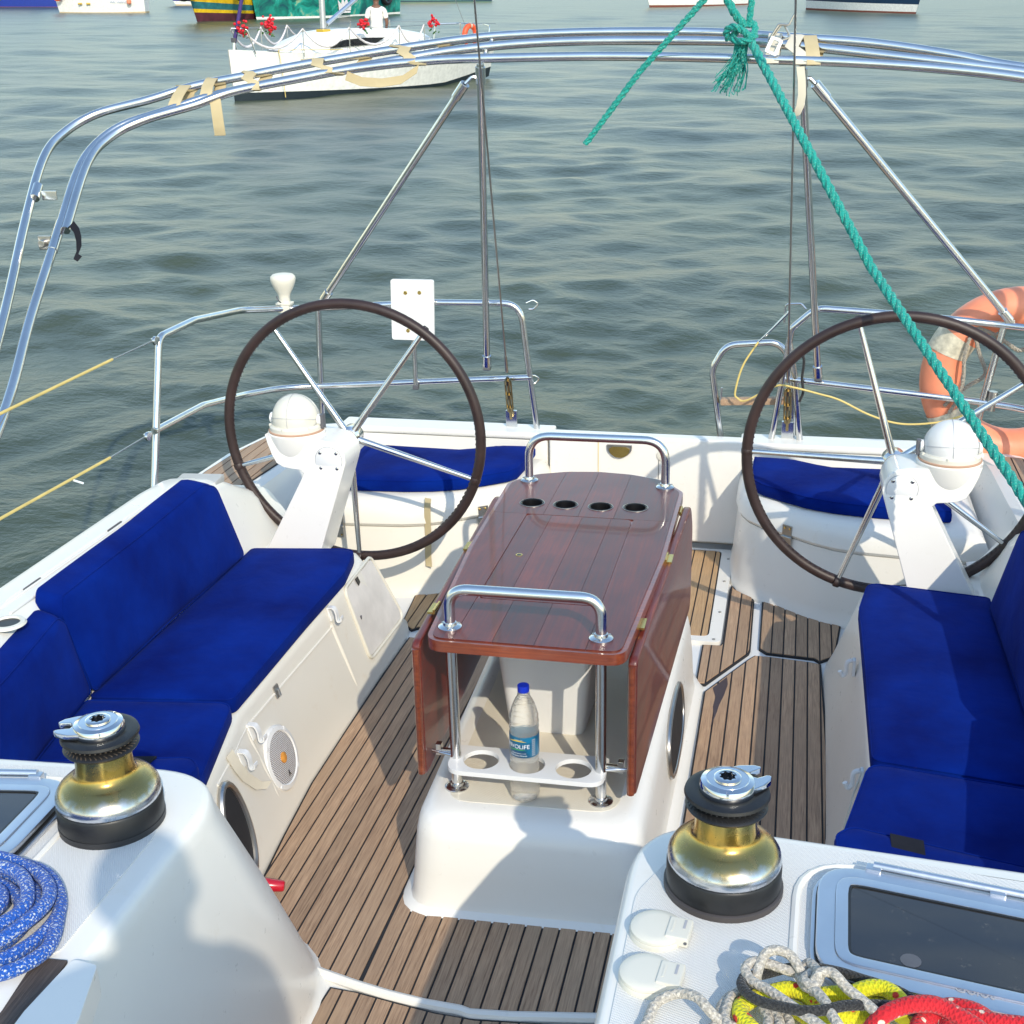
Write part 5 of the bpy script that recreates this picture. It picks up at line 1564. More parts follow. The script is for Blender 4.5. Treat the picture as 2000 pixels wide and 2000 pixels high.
FN = Matrix(((0.0, 0.276, 0.961), (1.0, 0.0, 0.0), (0.0, -0.961, 0.276)))       # local z = outward normal of the bench front
FN = Matrix(((0.0, -0.276, 0.961), (1.0, 0.0, 0.0), (0.0, 0.961, 0.276)))
sy, sz = 3.045, 0.150
sp = thing('speaker', 'round white loudspeaker set into the left bench front', 'speaker', tuple(face_pt(sy, sz)))
c0 = face_pt(sy, sz, -0.008)
G().lathe([(0.099, -0.004), (0.099, 0.012), (0.095, 0.018), (0.082, 0.021), (0.078, 0.017)], c0, 44, FN, cap=False).obj('bezel', 'plastic_white', sp)
G().lathe([(0.079, 0.016), (0.060, 0.0185), (0.022, 0.0195), (0.0005, 0.0195)], c0, 40, FN).obj('grille', 'speaker_grille', sp)
G().lathe([(0.0165, 0.019), (0.0165, 0.0225), (0.010, 0.0245)], c0, 20, FN).obj('tweeter_cap', 'orange_rust', sp)
for k in range(4):
    a = R(45 + 90 * k)
    p = c0 + FN @ Vector((0.090 * math.cos(a), 0.090 * math.sin(a), 0.016))
    G().box(tuple(p), (0.012, 0.014, 0.010), mat=FN @ Matrix.Rotation(a, 3, 'Z')).obj('bezel_notch', 'plastic_white', sp, bevel=0.002)
tri = [Vector(v) for v in ((-0.007, -0.062, 0.0205), (0.000, -0.042, 0.0205), (0.007, -0.062, 0.0205), (0.003, -0.060, 0.0205), (0.0, -0.050, 0.0205), (-0.003, -0.060, 0.0205))]
G().add([tuple(c0 + FN @ v) for v in tri] + [tuple(c0 + FN @ (v + Vector((0, 0, 0.001)))) for v in tri], [(0, 1, 4, 5), (1, 2, 3, 4), (6, 7, 10, 11), (7, 8, 9, 10)]).obj('logo_mark', 'black', sp, smooth=False)

# locker door in the aft end of the bench front
dr = thing('locker_door', 'white locker door with tan sealing rim in the aft end of the left bench', 'locker door', tuple(face_pt(4.0, 0.08)))
dpts = fillet([(3.835, 0.345), (4.150, 0.335), (4.225, 0.075), (3.85, 0.085)], 0.025, 4, True)
G().loft([[tuple(face_pt(y, z, -0.002)) for y, z in dpts], [tuple(face_pt(y, z, 0.006)) for y, z in dpts]]).obj('panel', plain('door_panel', (0.70, 0.66, 0.61), 0.35), dr, bevel=0.0015)
G().tube([tuple(face_pt(y, z, 0.004)) for y, z in inset(dpts, -0.008)], 0.0062, 8, closed=True).obj('rim', 'plastic_cream', dr)
G().loft([[tuple(face_pt(y, z, 0.0055)) for y, z in ((3.935, 0.345), (3.96, 0.345), (3.965, 0.322), (3.945, 0.316))], [tuple(face_pt(y, z, 0.0075)) for y, z in ((3.935, 0.345), (3.96, 0.345), (3.965, 0.322), (3.945, 0.316))]]).obj('finger_notch', 'black', dr)
G().box(tuple(face_pt(3.875, 0.225, 0.008)), (0.004, 0.006, 0.014)).obj('latch_pin', 'dark_plastic', dr)

# coat hooks and a steel latch on the bench front
for y, z, lab in ((3.665, 0.335, 'white plastic hook beside the locker door'), (2.945, 0.292, 'white plastic hook above the speaker'), (2.815, 0.283, 'white plastic hook nearest the left cabin side')):
    hk = thing('coat_hook', lab, 'hook', tuple(face_pt(y, z)), 'hooks on the bench front')
    c1 = face_pt(y, z, 0.004)
    G().box(tuple(c1), (0.024, 0.052, 0.008), mat=FN).obj('back_plate', 'plastic_white', hk, bevel=0.003)
    pts = [c1 + FN @ Vector(v) for v in ((0, 0.022, 0.004), (0, 0.016, 0.020), (0, -0.004, 0.024), (0, -0.024, 0.020), (0, -0.034, 0.022), (0, -0.032, 0.034), (0, -0.02, 0.037))]
    P = smooth([tuple(p) for p in pts], 4)
    band_ = G()
    secs = []
    for i, p in enumerate(P):
        d = (Vector(P[min(i + 1, len(P) - 1)]) - Vector(P[max(i - 1, 0)])).normalized()
        W = Vector((0, 0.011, 0))
        nn = d.cross(W).normalized() * 0.002
        secs.append([tuple(Vector(p) + W + nn), tuple(Vector(p) - W + nn), tuple(Vector(p) - W - nn), tuple(Vector(p) + W - nn)])
    band_.loft(secs).obj('hook', 'plastic_white', hk)
lt = thing('latch', 'small tarnished steel latch on the left bench front', 'latch', tuple(face_pt(3.165, 0.305)))
G().box(tuple(face_pt(3.165, 0.305, 0.004)), (0.030, 0.040, 0.006), mat=FN).obj('plate', 'steel_dull', lt, bevel=0.003)
G().box(tuple(face_pt(3.165, 0.300, 0.009)), (0.010, 0.024, 0.008), mat=FN).obj('tongue', 'steel', lt, bevel=0.002)
# moulded crease and drain ribs in the bench front
G().tube([tuple(face_pt(y, 0.318 - 0.03 * math.sin((y - 2.7) * 1.2), 0.0)) for y in np.linspace(2.62, 3.66, 14)], 0.0045, 6).obj('bench_crease', 'gel_cream', boat)
for y0 in (3.655, 2.925):
    G().tube([tuple(face_pt(y0 + 0.03 * t_, 0.30 - 0.24 * t_, -0.006)) for t_ in np.linspace(0, 1, 6)], [0.013, 0.013, 0.013, 0.012, 0.011, 0.008], 10).obj('bench_rib', 'gel_cream', boat)
# oval vent low on the bench front by the cabin, and the strap hung there
vt = thing('side_vent', 'grey oval vent low beside the left cabin side', 'vent', tuple(face_pt(2.62, 0.05)))
ov = [(2.63 + 0.075 * math.cos(a), 0.175 + 0.135 * math.sin(a)) for a in np.linspace(0, 2 * math.pi, 26, endpoint=False)]
G().tube([tuple(face_pt(y, z, 0.012)) for y, z in ov], 0.010, 8, closed=True).obj('frame', 'steel_dull', vt)
G().loft([[tuple(face_pt(y, z, 0.002)) for y, z in ov], [tuple(face_pt(y, z, 0.012)) for y, z in ov]]).obj('pane', 'caulk', vt)
tag(band([tuple(face_pt(2.735, 0.345, 0.012)), tuple(face_pt(2.745, 0.30, 0.016)), tuple(face_pt(2.775, 0.25, 0.014)), tuple(face_pt(2.825, 0.19, 0.020)), tuple(face_pt(2.86, 0.168, 0.036))], (0.003, 0.013, 0.006), 'loose_strap', 'loose tan strap curling down the left bench front', 'webbing_pale'), 'loose tan strap curling down the left bench front', 'strap')
ONBOARD.pop()
rh = thing('pump_handle', 'red plastic pump handle end sticking out beside the left cabin side', 'handle', (-0.70, 2.60, 0.03))
G().lathe([(0.017, -0.09), (0.019, -0.03), (0.0185, 0.0), (0.0145, 0.048), (0.0115, 0.052)], (-0.672, 2.590, 0.050), 18, Matrix.Rotation(R(96), 3, 'Y') @ Matrix.Rotation(R(-12), 3, 'X')).obj('grip', 'red_plastic', rh)
# cup ring in the left coaming
cr_ = tag(G().lathe([(0.031, 0.706), (0.035, 0.714), (0.045, 0.713), (0.049, 0.7065)], (-1.385, 2.690, 0), 32, cap=False).obj('coaming_cup_ring', 'plastic_cream'), 'cream drink-holder ring in the left coaming at the picture edge', 'drink holder')
G().lathe([(0.0005, 0.7075), (0.033, 0.7075), (0.033, 0.7085)], (-1.385, 2.690, 0), 26).obj('well', 'black', cr_)
# fender board end on the left coaming
g = G().box((-1.475, 4.02, 0.655), (0.16, 0.10, 0.03), R(6))
tag(g.obj('deck_block', plain('block_grey', (0.50, 0.49, 0.45), 0.5), bevel=0.008), 'small grey block lying at the aft end of the left coaming', 'block')
# webbing hung on the helm seat
band([(-0.80, 4.655, 0.405), (-0.80, 4.640, 0.37), (-0.802, 4.640, 0.30), (-0.80, 4.636, 0.24), (-0.803, 4.630, 0.17), (-0.797, 4.615, 0.12)], (0.014, -0.004, 0), 'seat_strap', 'tan strap hanging down the left helm seat front')
# grey lashing strap and two hooks on the right bench front
band([(0.845, 2.93, 0.345), (0.825, 2.86, 0.33), (0.80, 2.76, 0.27), (0.785, 2.66, 0.19), (0.772, 2.56, 0.10)], (0.004, 0.006, 0.014), 'bench_strap', 'grey lashing strap slung along the right bench front', 'webbing_pale')
for y, lab in ((2.98, 'white plastic hook on the right bench near the grey strap'), (3.62, 'white plastic hook on the right bench nearer the wheel')):
    hk = thing('coat_hook', lab, 'hook', (0.86, y, 0.29), 'hooks on the bench front')
    G().box((0.853, y, 0.312), (0.010, 0.026, 0.055)).obj('back_plate', 'plastic_white', hk, bevel=0.003)
    G().tube(smooth([(0.848, y, 0.335), (0.832, y, 0.325), (0.830, y, 0.29), (0.820, y, 0.28), (0.812, y, 0.295)], 4), 0.007, 8).obj('hook', 'plastic_white', hk)

# ------------------------------------------------------------------ people
def skin_figure(name, joints, edges, mat, parent=None, base=(0, 0, 0), sub=2):
    """one continuous body grown with the Skin modifier along connected joints; joints: {key: (x, y, z, radius or (rx, ry))}"""
    keys = list(joints)
    me = D.meshes.new(name)
    me.from_pydata([Vector(joints[k][:3]) - Vector(base) for k in keys], [(keys.index(a), keys.index(b)) for a, b in edges], [])
    o = D.objects.new(name, me)
    col.objects.link(o)
    md = o.modifiers.new('skin', 'SKIN')
    md.use_smooth_shade = True
    for k, v in zip(keys, me.skin_vertices[0].data):
        r = joints[k][3]
        v.radius = r if isinstance(r, tuple) else (r, r)
    me.skin_vertices[0].data[0].use_root = True
    s2 = o.modifiers.new('sub', 'SUBSURF')
    s2.levels = s2.render_levels = sub
    dg = bpy.context.evaluated_depsgraph_get()
    m2 = D.meshes.new_from_object(o.evaluated_get(dg))
    D.objects.remove(o)
    m2.name = name
    m2.shade_smooth()
    m2.materials.clear()
    m2.materials.append(MATS[mat])
    ob = D.objects.new(name, m2)
    col.objects.link(ob)
    if parent:
        ob.parent = parent
    else:
        ob.location = base
    BASE[ob.name] = tuple(base)
    return ob


def person(base, heading, label, scale=1.0, onboard=False, head_fwd=0.0, arms='down', knees=0.0, head_x=0.0):
    """standing figure; local +y is the way it faces"""
    def J(d):
        return d
    j = {'pelvis': (0, 0, 0.95, (0.15, 0.11)), 'waist': (0, 0, 1.10, (0.135, 0.10)), 'chest': (0, 0.0, 1.30, (0.165, 0.115)), 'collar': (0, -0.01, 1.44, (0.12, 0.08)), 'neck': (head_x * 0.4, 0.0 + head_fwd * 0.3, 1.51, 0.058),
         'jaw': (head_x * 0.8, 0.018 + head_fwd, 1.575, (0.072, 0.082)), 'head': (head_x, 0.0 + head_fwd, 1.66, (0.086, 0.102)), 'crown': (head_x * 1.1, -0.01 + head_fwd, 1.74, (0.066, 0.08))}
    e = [('pelvis', 'waist'), ('waist', 'chest'), ('chest', 'collar'), ('collar', 'neck'), ('neck', 'jaw'), ('jaw', 'head'), ('head', 'crown')]
    for s, n in ((-1, 'l'), (1, 'r')):
        j['hip' + n] = (s * 0.09, 0, 0.88, 0.088)
        j['knee' + n] = (s * 0.10, 0.03 + knees, 0.50, 0.058)
        j['ankle' + n] = (s * 0.11, -0.01, 0.10, 0.042)
        j['toe' + n] = (s * 0.125, 0.15, 0.04, 0.036)
        j['sh' + n] = (s * 0.19, -0.005, 1.40, 0.062)
        if arms == 'down':
            j['el' + n] = (s * 0.245, -0.02, 1.13, 0.043)
            j['wr' + n] = (s * 0.215, 0.12, 0.92, 0.030)
            j['pm' + n] = (s * 0.200, 0.165, 0.86, 0.034)
            j['fi' + n] = (s * 0.195, 0.19, 0.79, 0.018)
            j['th' + n] = (s * 0.165, 0.19, 0.85, 0.012)
        else:
            j['el' + n] = (s * 0.26, 0.12, 1.18, 0.043)
            j['wr' + n] = (s * 0.10, 0.28, 1.38, 0.030)
            j['pm' + n] = (s * 0.075, 0.31, 1.43, 0.034)
            j['fi' + n] = (s * 0.055, 0.33, 1.50, 0.018)
            j['th' + n] = (s * 0.04, 0.30, 1.46, 0.012)
        e += [('pelvis', 'hip' + n), ('hip' + n, 'knee' + n), ('knee' + n, 'ankle' + n), ('ankle' + n, 'toe' + n), ('collar', 'sh' + n), ('sh' + n, 'el' + n), ('el' + n, 'wr' + n), ('wr' + n, 'pm' + n), ('pm' + n, 'fi' + n), ('pm' + n, 'th' + n)]
    root = thing('person', label, 'person', base, onboard=onboard)
    root.rotation_euler = (0, 0, heading)
    root.scale = (scale,) * 3
    skin_figure('body', j, e, 'skin', root)
    jj = {k: (v[0], v[1], v[2], tuple(q * 1.13 for q in v[3]) if isinstance(v[3], tuple) else v[3] * 1.16) for k, v in j.items()}
    # shirt with short sleeves, trousers, hair
    sh = {k: jj[k] for k in ('pelvis', 'waist', 'chest', 'collar', 'shl', 'shr')}
    sh['hem'] = (0, 0, 0.84, (0.19, 0.135))
    for n in 'lr':
        a, b = Vector(j['sh' + n][:3]), Vector(j['el' + n][:3])
        m = a.lerp(b, 0.75)
        sh['slv' + n] = (m.x, m.y, m.z, 0.068)
    skin_figure('shirt', sh, [('hem', 'pelvis'), ('pelvis', 'waist'), ('waist', 'chest'), ('chest', 'collar'), ('collar', 'shl'), ('collar', 'shr'), ('shl', 'slvl'), ('shr', 'slvr')], 'shirt', root)
    tr_ = {k: jj[k] for k in ('pelvis', 'hipl', 'hipr', 'kneel', 'kneer', 'anklel', 'ankler')}
    tr_['pelvis'] = (0, 0, 0.93, (0.15, 0.11))
    tr_['belt'] = (0, 0, 1.03, (0.14, 0.105))
    skin_figure('trousers', tr_, [('belt', 'pelvis'), ('pelvis', 'hipl'), ('pelvis', 'hipr'), ('hipl', 'kneel'), ('hipr', 'kneer'), ('kneel', 'anklel'), ('kneer', 'ankler')], 'trousers', root)
    hd = Vector(j['head'][:3])
    g = G()
    prof = [(0.089 * math.cos(a), 0.104 * math.sin(a)) for a in np.linspace(-0.15, math.pi / 2 - 0.03, 8)]
    g.lathe(prof, (hd.x, hd.y - 0.016, hd.z + 0.012), 20, Matrix.Rotation(R(14), 3, 'X'))
    h = g.obj('hair', 'hair', root, base=(0, 0, 0))
    # face: eyes, nose, ears
    g = G()
    for s in (-1, 1):
        g.lathe([(0.004, -0.004), (0.010, 0.0), (0.004, 0.004)], (hd.x + s * 0.030, hd.y + 0.088, hd.z - 0.012), 10, Matrix.Rotation(R(90), 3, 'X'))
    g.obj('eyes', 'hair', root, base=(0, 0, 0))
    g = G()
    g.loft([[(hd.x - 0.014, hd.y + 0.085, hd.z - 0.055), (hd.x + 0.014, hd.y + 0.085, hd.z - 0.055), (hd.x, hd.y + 0.112, hd.z - 0.050)], [(hd.x - 0.006, hd.y + 0.088, hd.z - 0.008), (hd.x + 0.006, hd.y + 0.088, hd.z - 0.008), (hd.x, hd.y + 0.094, hd.z - 0.008)]])
    for s in (-1, 1):
        g.lathe([(0.004, -0.008), (0.026, -0.003), (0.028, 0.003), (0.010, 0.008)], (hd.x + s * 0.086, hd.y - 0.005, hd.z - 0.02), 12, AX_X)
    g.obj('nose_and_ears', 'skin', root, base=(0, 0, 0))
    return root


person((0.74, -0.42, 0.76), R(8), 'person holding the camera, seen only as broad shade on the left cabin side', 0.97, True)

# ------------------------------------------------------------------ boats at anchor
def boat_frame(stern, bow):
    s, b = Vector((*stern, SEA_Z)), Vector((*bow, SEA_Z))
    u = (b - s)
    L = u.length
    return s, math.atan2(u.y, u.x), L


def anchored(name, label, stern, bow, group='boats at anchor'):
    s, a, L = boat_frame(stern, bow)
    o = thing(name, label, 'boat', tuple(s), group, onboard=False)
    o.rotation_euler = (0, 0, a)
    BASE[o.name] = (0, 0, 0)      # parts are given in the boat's own frame: x forward, z up from the waterline
    return o, L


def hullsec(L, B, fb, fs, z0, z1, rake=0.10, trans=0.8, n=14, fine=1.6, flare=0.12, sheer=0.12, lift=0.0):
    """shell between two height fractions of the topsides"""
    secs = []
    for i in range(n + 1):
        t_ = i / n
        hb = B / 2 * (trans + (1 - trans) * math.sin(min(1, t_ / 0.42) * math.pi / 2)) * (1 - max(0, (t_ - 0.42) / 0.58) ** fine)
        fbd = fs + (fb - fs) * t_ - sheer * math.sin(t_ * math.pi)
        ring = []
        for k in range(5):
            f = z0 + (z1 - z0) * k / 4
            w = max(0.012, hb * (1 - flare * (1 - f)))
            lo = -0.35 + lift * max(0.0, (0.30 - t_) / 0.30)
            z = lo + (fbd - lo) * f
            ring.append((L * t_ + (f - 0.3) * rake * L * t_ ** 3, w, z))
        ring = ring + [(x, -y, z) for x, y, z in reversed(ring)]
        secs.append(ring)
    return secs


def build_hull(o, L, B, fb, fs, bands, **kw):
    """bands: (name, material, low fraction, high fraction)"""
    for nm, mt, a, b in bands:
        secs = hullsec(L, B, fb, fs, a, b, **kw)
        g = G()
        g.loft(secs, closed=False, cap0=True, cap1=False)
        g.obj(nm, mt, o)
    secs = hullsec(L, B, fb, fs, 0.97, 0.97, **kw)
    g = G()
    vs = [(s[4][0], s[4][1], s[4][2]) for s in secs] + [(s[5][0], s[5][1], s[5][2]) for s in secs]
    m = len(secs)
    g.add(vs, [(i, i + 1, m + i + 1, m + i) for i in range(m - 1)])
    return g.obj('deck', 'hull_white', o)


plain('hull_white', (0.80, 0.79, 0.74), 0.35)
plain('antifoul', (0.012, 0.022, 0.030), 0.5)
plain('hull_yellow', (0.72, 0.46, 0.01), 0.5, var=0.25, vs=3)
plain('hull_maroon', (0.085, 0.018, 0.030), 0.6, var=0.3, vs=3)
plain('hull_teal', (0.02, 0.15, 0.17), 0.55, var=0.3, vs=3)
plain('hull_blue', (0.006, 0.030, 0.26), 0.45)
plain('hull_navy', (0.004, 0.030, 0.075), 0.45)
plain('hull_rust', (0.20, 0.055, 0.035), 0.7)
plain('deck_buff', (0.60, 0.46, 0.28), 0.7)
plain('mint', (0.20, 0.45, 0.34), 0.5)
plain('petal', (0.62, 0.010, 0.022), 0.55, var=0.35, vs=60)
plain('leaf', (0.035, 0.11, 0.02), 0.6)
plain('gauze', (0.66, 0.62, 0.62), 0.9)
plain('sail_purple', (0.045, 0.025, 0.14), 0.8)
plain('glass_dark', (0.015, 0.016, 0.018), 0.15)
plain('varnish_yellow', (0.55, 0.36, 0.03), 0.5)
t = NT('paint_mural')
mu = t.ramp(t.noise(t.coord(), 1.1, 5, 0.6, 0.8), [(0.30, (0.0, 0.035, 0.07)), (0.45, (0.0, 0.16, 0.12)), (0.58, (0.01, 0.30, 0.24)), (0.70, (0.30, 0.42, 0.25))])
t.set(Base_Color=mu, Roughness=0.5)

# the white racing yacht
yt, L = anchored('moored_yacht', 'white moored yacht with dark cabin window, decked with garlands and red flowers', (-8.74, 37.55), (-12.6, 29.44))
build_hull(yt, L + 0.05, 2.7, 1.16, 0.80, [('topsides', 'hull_white', 0.36, 1.0), ('bottom_paint', 'antifoul', 0.0, 0.36)], rake=0.012, trans=0.50, fine=1.7, sheer=0.10, flare=0.30, lift=0.42)
cb = []
for x, w, z in ((2.3, 0.75, 1.02), (2.9, 0.85, 1.32), (3.9, 0.88, 1.47), (5.2, 0.84, 1.50), (6.2, 0.74, 1.44), (7.0, 0.55, 1.28), (7.7, 0.28, 1.08)):
    cb.append([(x, -w * 1.12, 0.92), (x, -w, z - 0.10), (x, -w * 0.72, z), (x, w * 0.72, z), (x, w, z - 0.10), (x, w * 1.12, 0.92)])
G().loft(cb, closed=False, cap0=False, cap1=False).obj('coachroof', 'hull_white', yt)
wn_ = [(4.80, 1.30), (5.15, 1.155), (6.55, 1.11), (6.45, 1.20), (6.1, 1.285), (5.4, 1.315)]
for s in (-1, 1):
    G().loft([[(x, s * (0.905 - 0.10 * (x - 5)), z) for x, z in wn_], [(x, s * (0.955 - 0.10 * (x - 5)), z) for x, z in wn_]]).obj('cabin_window', 'glass_dark', yt)
G().tube([(6.0, 0, 1.42), (6.0, 0, 11.0)], [0.075, 0.06], 14).obj('mast', 'alloy', yt)
G().box((6.0, 0, 1.46), (0.26, 0.26, 0.10)).obj('mast_collar', 'varnish_yellow', yt, bevel=0.02)
G().tube([(5.88, 0, 1.62), (2.2, 0, 3.55)], 0.055, 12).obj('boom', 'alloy', yt)
G().tube([(8.90, 0, 1.30), (6.1, 0, 9.5)], [0.045, 0.030], 10).obj('furled_jib', 'sail_purple', yt)
G().tube([(8.93, 0, 1.10), (8.90, 0, 1.32)], 0.035, 10).obj('furling_drum', 'steel', yt)
G().box((8.92, 0, 1.36), (0.09, 0.09, 0.10)).obj('furler_cage', 'dark_plastic', yt, bevel=0.01)
G().tube([(0.15, 0, 0.9), (5.9, 0, 10.5)], 0.008, 6).obj('backstay', 'steel_dull', yt)
for s in (-1, 1):
    for x, w in ((7.4, 0.74), (6.2, 1.10), (4.6, 1.28), (3.7, 1.32), (2.2, 1.28)):
        G().tube([(x, s * w, 0.95), (x, s * w, 1.60)], 0.014, 7).obj('stanchion', 'steel', yt)
    G().tube(smooth([(8.75, s * 0.16, 1.60), (7.4, s * 0.74, 1.58), (6.2, s * 1.10, 1.57), (4.6, s * 1.28, 1.56), (2.2, s * 1.28, 1.55), (0.4, s * 1.05, 1.5)], 5), 0.006, 5).obj('guard_wire', 'steel_dull', yt)
    G().tube(fillet([(8.55, s * 0.32, 1.06), (8.72, s * 0.26, 1.60), (8.95, 0, 1.62)], 0.08, 5), 0.016, 7).obj('pulpit', 'steel', yt)
    G().tube(fillet([(0.7, s * 1.0, 0.85), (0.6, s * 1.0, 1.45), (0.25, s * 0.5, 1.47), (0.2, 0, 1.47)], 0.08, 5), 0.016, 7).obj('pushpit', 'steel', yt)
G().tube(smooth([(8.0, 0.50, 1.12), (7.98, 0.56, 0.7), (7.96, 0.60, 0.05)], 4), 0.010, 6).obj('mooring_line', 'yellow_line', yt)
G().tube(smooth([(8.0, 0.50, 1.12), (7.2, 0.80, 1.10), (6.4, 1.06, 1.08)], 4), 0.010, 6).obj('mooring_line', 'yellow_line', yt)
for s, xs in ((1, (8.8, 7.4, 6.2, 4.6, 3.7)), (-1, (8.8, 7.4, 6.2, 4.6))):
    wd = {8.8: 0.2, 7.4: 0.74, 6.2: 1.10, 4.6: 1.28, 3.7: 1.32}
    for a, b in zip(xs, xs[1:]):
        P = []
        for k in range(11):
            f = k / 10
            P.append((a + (b - a) * f, s * (wd[a] + (wd[b] - wd[a]) * f), 1.58 - 0.42 * (1 - (2 * f - 1) ** 2)))
        G().tube(P, [0.016 + 0.016 * math.sin(k / 10 * math.pi) for k in range(11)], 7).obj('garland', 'gauze', yt)


def yw(x, y, z):
    a = yt.rotation_euler.z
    return (yt.location.x + x * math.cos(a) - y * math.sin(a), yt.location.y + x * math.sin(a) + y * math.cos(a), SEA_Z + z)


sgn = 1
bq = [((8.80, 0.20, 1.60), 'leftmost red flower bouquet tied to the white yacht bow rail'), ((8.25, 0.48, 1.60), 'second red flower bouquet from the white yacht bow'), ((7.0, -0.9, 1.66), 'red flower bouquet on the far rail of the white yacht ahead of its mast'), ((5.75, 1.15, 1.62), 'red flower bouquet beside the white yacht mast'), ((3.3, 1.30, 1.60), 'red flower bouquet nearest the white yacht stern')]
for (x, y, z), lab in bq:
    c = Vector(yw(x, y, z))
    bo = thing('flower_bouquet', lab, 'flowers', tuple(c), 'red bouquets', onboard=False)
    g, gl_ = G(), G()
    for k in range(26):
        d = Vector((random.gauss(0, 0.07), random.gauss(0, 0.07), random.gauss(0.03, 0.065)))
        rr_ = random.uniform(0.028, 0.045)
        g.lathe([(0.01, -rr_), (rr_ * 0.8, -rr_ * 0.4), (rr_, 0.1 * rr_), (rr_ * 0.7, rr_ * 0.7), (rr_ * 0.3, rr_ * 0.6)], c + d, 8, Matrix.Rotation(random.uniform(-0.8, 0.8), 3, 'X') @ Matrix.Rotation(random.uniform(-0.8, 0.8), 3, 'Y'))
    for k in range(14):
        d = Vector((random.gauss(0, 0.09), random.gauss(0, 0.09), random.gauss(-0.06, 0.07)))
        e = d + Vector((random.uniform(-0.08, 0.08), random.uniform(-0.08, 0.08), random.uniform(-0.1, 0.05)))
        w_ = Vector((0.03, 0.01, 0))
        gl_.add([c + d, c + (d + e) / 2 + w_, c + e, c + (d + e) / 2 - w_], [(0, 1, 2, 3)])
    g.obj('blooms', 'petal', bo)
    gl_.obj('leaves', 'leaf', bo)
person(yw(3.85, -0.2, 0.36), R(18), 'dark-haired man in pale shirt standing on the white yacht, back turned', 1.10, False, 0.06)
c = yw(1.15, 0.75, 1.22)
lb2 = thing('lifebuoy', 'small bright orange lifebuoy hung at the white yacht stern', 'lifebuoy', c, onboard=False)
ua = yt.rotation_euler.z
G().tube([(c[0] + 0.24 * math.cos(a) * math.cos(ua), c[1] + 0.24 * math.cos(a) * math.sin(ua), c[2] + 0.24 * math.sin(a)) for a in np.linspace(-0.9, math.pi + 0.9, 24)], 0.075, 10).obj('ring', plain('orange_bright', (0.82, 0.10, 0.03), 0.5), lb2)
G().tube([(c[0] + 0.24 * math.cos(a) * math.cos(ua), c[1] + 0.24 * math.cos(a) * math.sin(ua), c[2] + 0.24 * math.sin(a)) for a in np.linspace(1.45, 1.7, 5)], 0.078, 10).obj('band', 'reflect_tape', lb2)


def tyre(o, c, r, ax):
    m = AX_X if ax == 'x' else AX_Y
    g = G()
    P = [Vector(c) + m @ Vector((r * math.cos(a), r * math.sin(a), 0)) for a in np.linspace(0, 2 * math.pi, 24, endpoint=False)]
    g.tube(P, r * 0.36, 8, closed=True).obj('tyre_fender', 'rubber', o)


# yellow wooden fishing boat
fb, L = anchored('fishing_boat', 'yellow wooden fishing boat with tyre fenders and maroon bottom', (-33.5, 90.5), (-34.9, 74.2))
build_hull(fb, L, 4.6, 3.1, 1.9, [('bottom', 'hull_maroon', 0.0, 0.26), ('yellow_strake', 'hull_yellow', 0.26, 0.32), ('teal_strake', 'hull_teal', 0.32, 0.44), ('topsides', 'hull_yellow', 0.44, 1.0)], rake=0.10, fine=1.7, sheer=0.45, flare=0.45)
tyre(fb, (L * 1.06, 0.0, 1.9), 0.55, 'x')
for x, y in ((L * 0.84, 1.75), (L * 0.60, 2.3), (L * 0.36, 2.35)):
    tyre(fb, (x, y, 1.75), 0.48, 'y')
    tyre(fb, (x, -y, 1.75), 0.48, 'y')
G().box((L * 0.35, 0, 3.4), (4.2, 2.6, 2.6)).obj('wheelhouse', 'hull_white', fb, bevel=0.1)
for s in (-1, 1):
    G().box((L * 0.35, s * 1.32, 3.8), (2.6, 0.06, 0.8)).obj('wheelhouse_window', 'hull_blue', fb)
G().tube([(L * 0.6, 0, 2), (L * 0.6, 0, 9)], 0.09, 8).obj('mast', 'deck_buff', fb)

# green painted boat, its stern panel toward us, crown emblem
gb, L = anchored('painted_boat', 'green painted boat with a white crown emblem on its side', (-28.9, 91.8), (-33.05, 79.0))
build_hull(gb, L, 3.9, 1.35, 1.30, [('bottom', 'hull_white', 0.0, 0.30), ('topsides', 'paint_mural', 0.30, 0.94), ('gunwale', 'deck_buff', 0.94, 1.02)], rake=0.03, fine=2.6, sheer=0.1, flare=0.10)
cw = [(-0.62, 0.0), (-0.70, 0.62), (-0.36, 0.36), (-0.22, 0.78), (0.0, 0.42), (0.22, 0.78), (0.36, 0.36), (0.70, 0.62), (0.62, 0.0)]
for s in (-1, 1):
    yy = s * 1.985
    G().loft([[(L * 0.52 + x, yy, 0.42 + z) for x, z in cw], [(L * 0.52 + x, yy + s * 0.03, 0.42 + z) for x, z in cw]]).obj('crown_emblem', 'gauze', gb, smooth=False)
    G().box((L * 0.52, yy + s * 0.01, 0.32), (1.15, 0.03, 0.12)).obj('emblem_base', 'gauze', gb)
    tyre(gb, (L * 0.16, s * 1.9, 1.2), 0.45, 'y')
G().box((L * 0.5, 0, 1.6), (L * 0.72, 3.1, 0.55)).obj('bench_house', 'deck_buff', gb, bevel=0.06)
for x in (0.25, 0.5, 0.75):
    for s in (-1, 1):
        G().tube([(L * x, s * 1.5, 1.8), (L * x, s * 1.5, 4.0)], 0.05, 7).obj('awning_post', 'hull_white', gb)
G().box((L * 0.5, 0, 4.05), (L * 0.62, 3.4, 0.10)).obj('awning', 'hull_blue', gb, bevel=0.02)

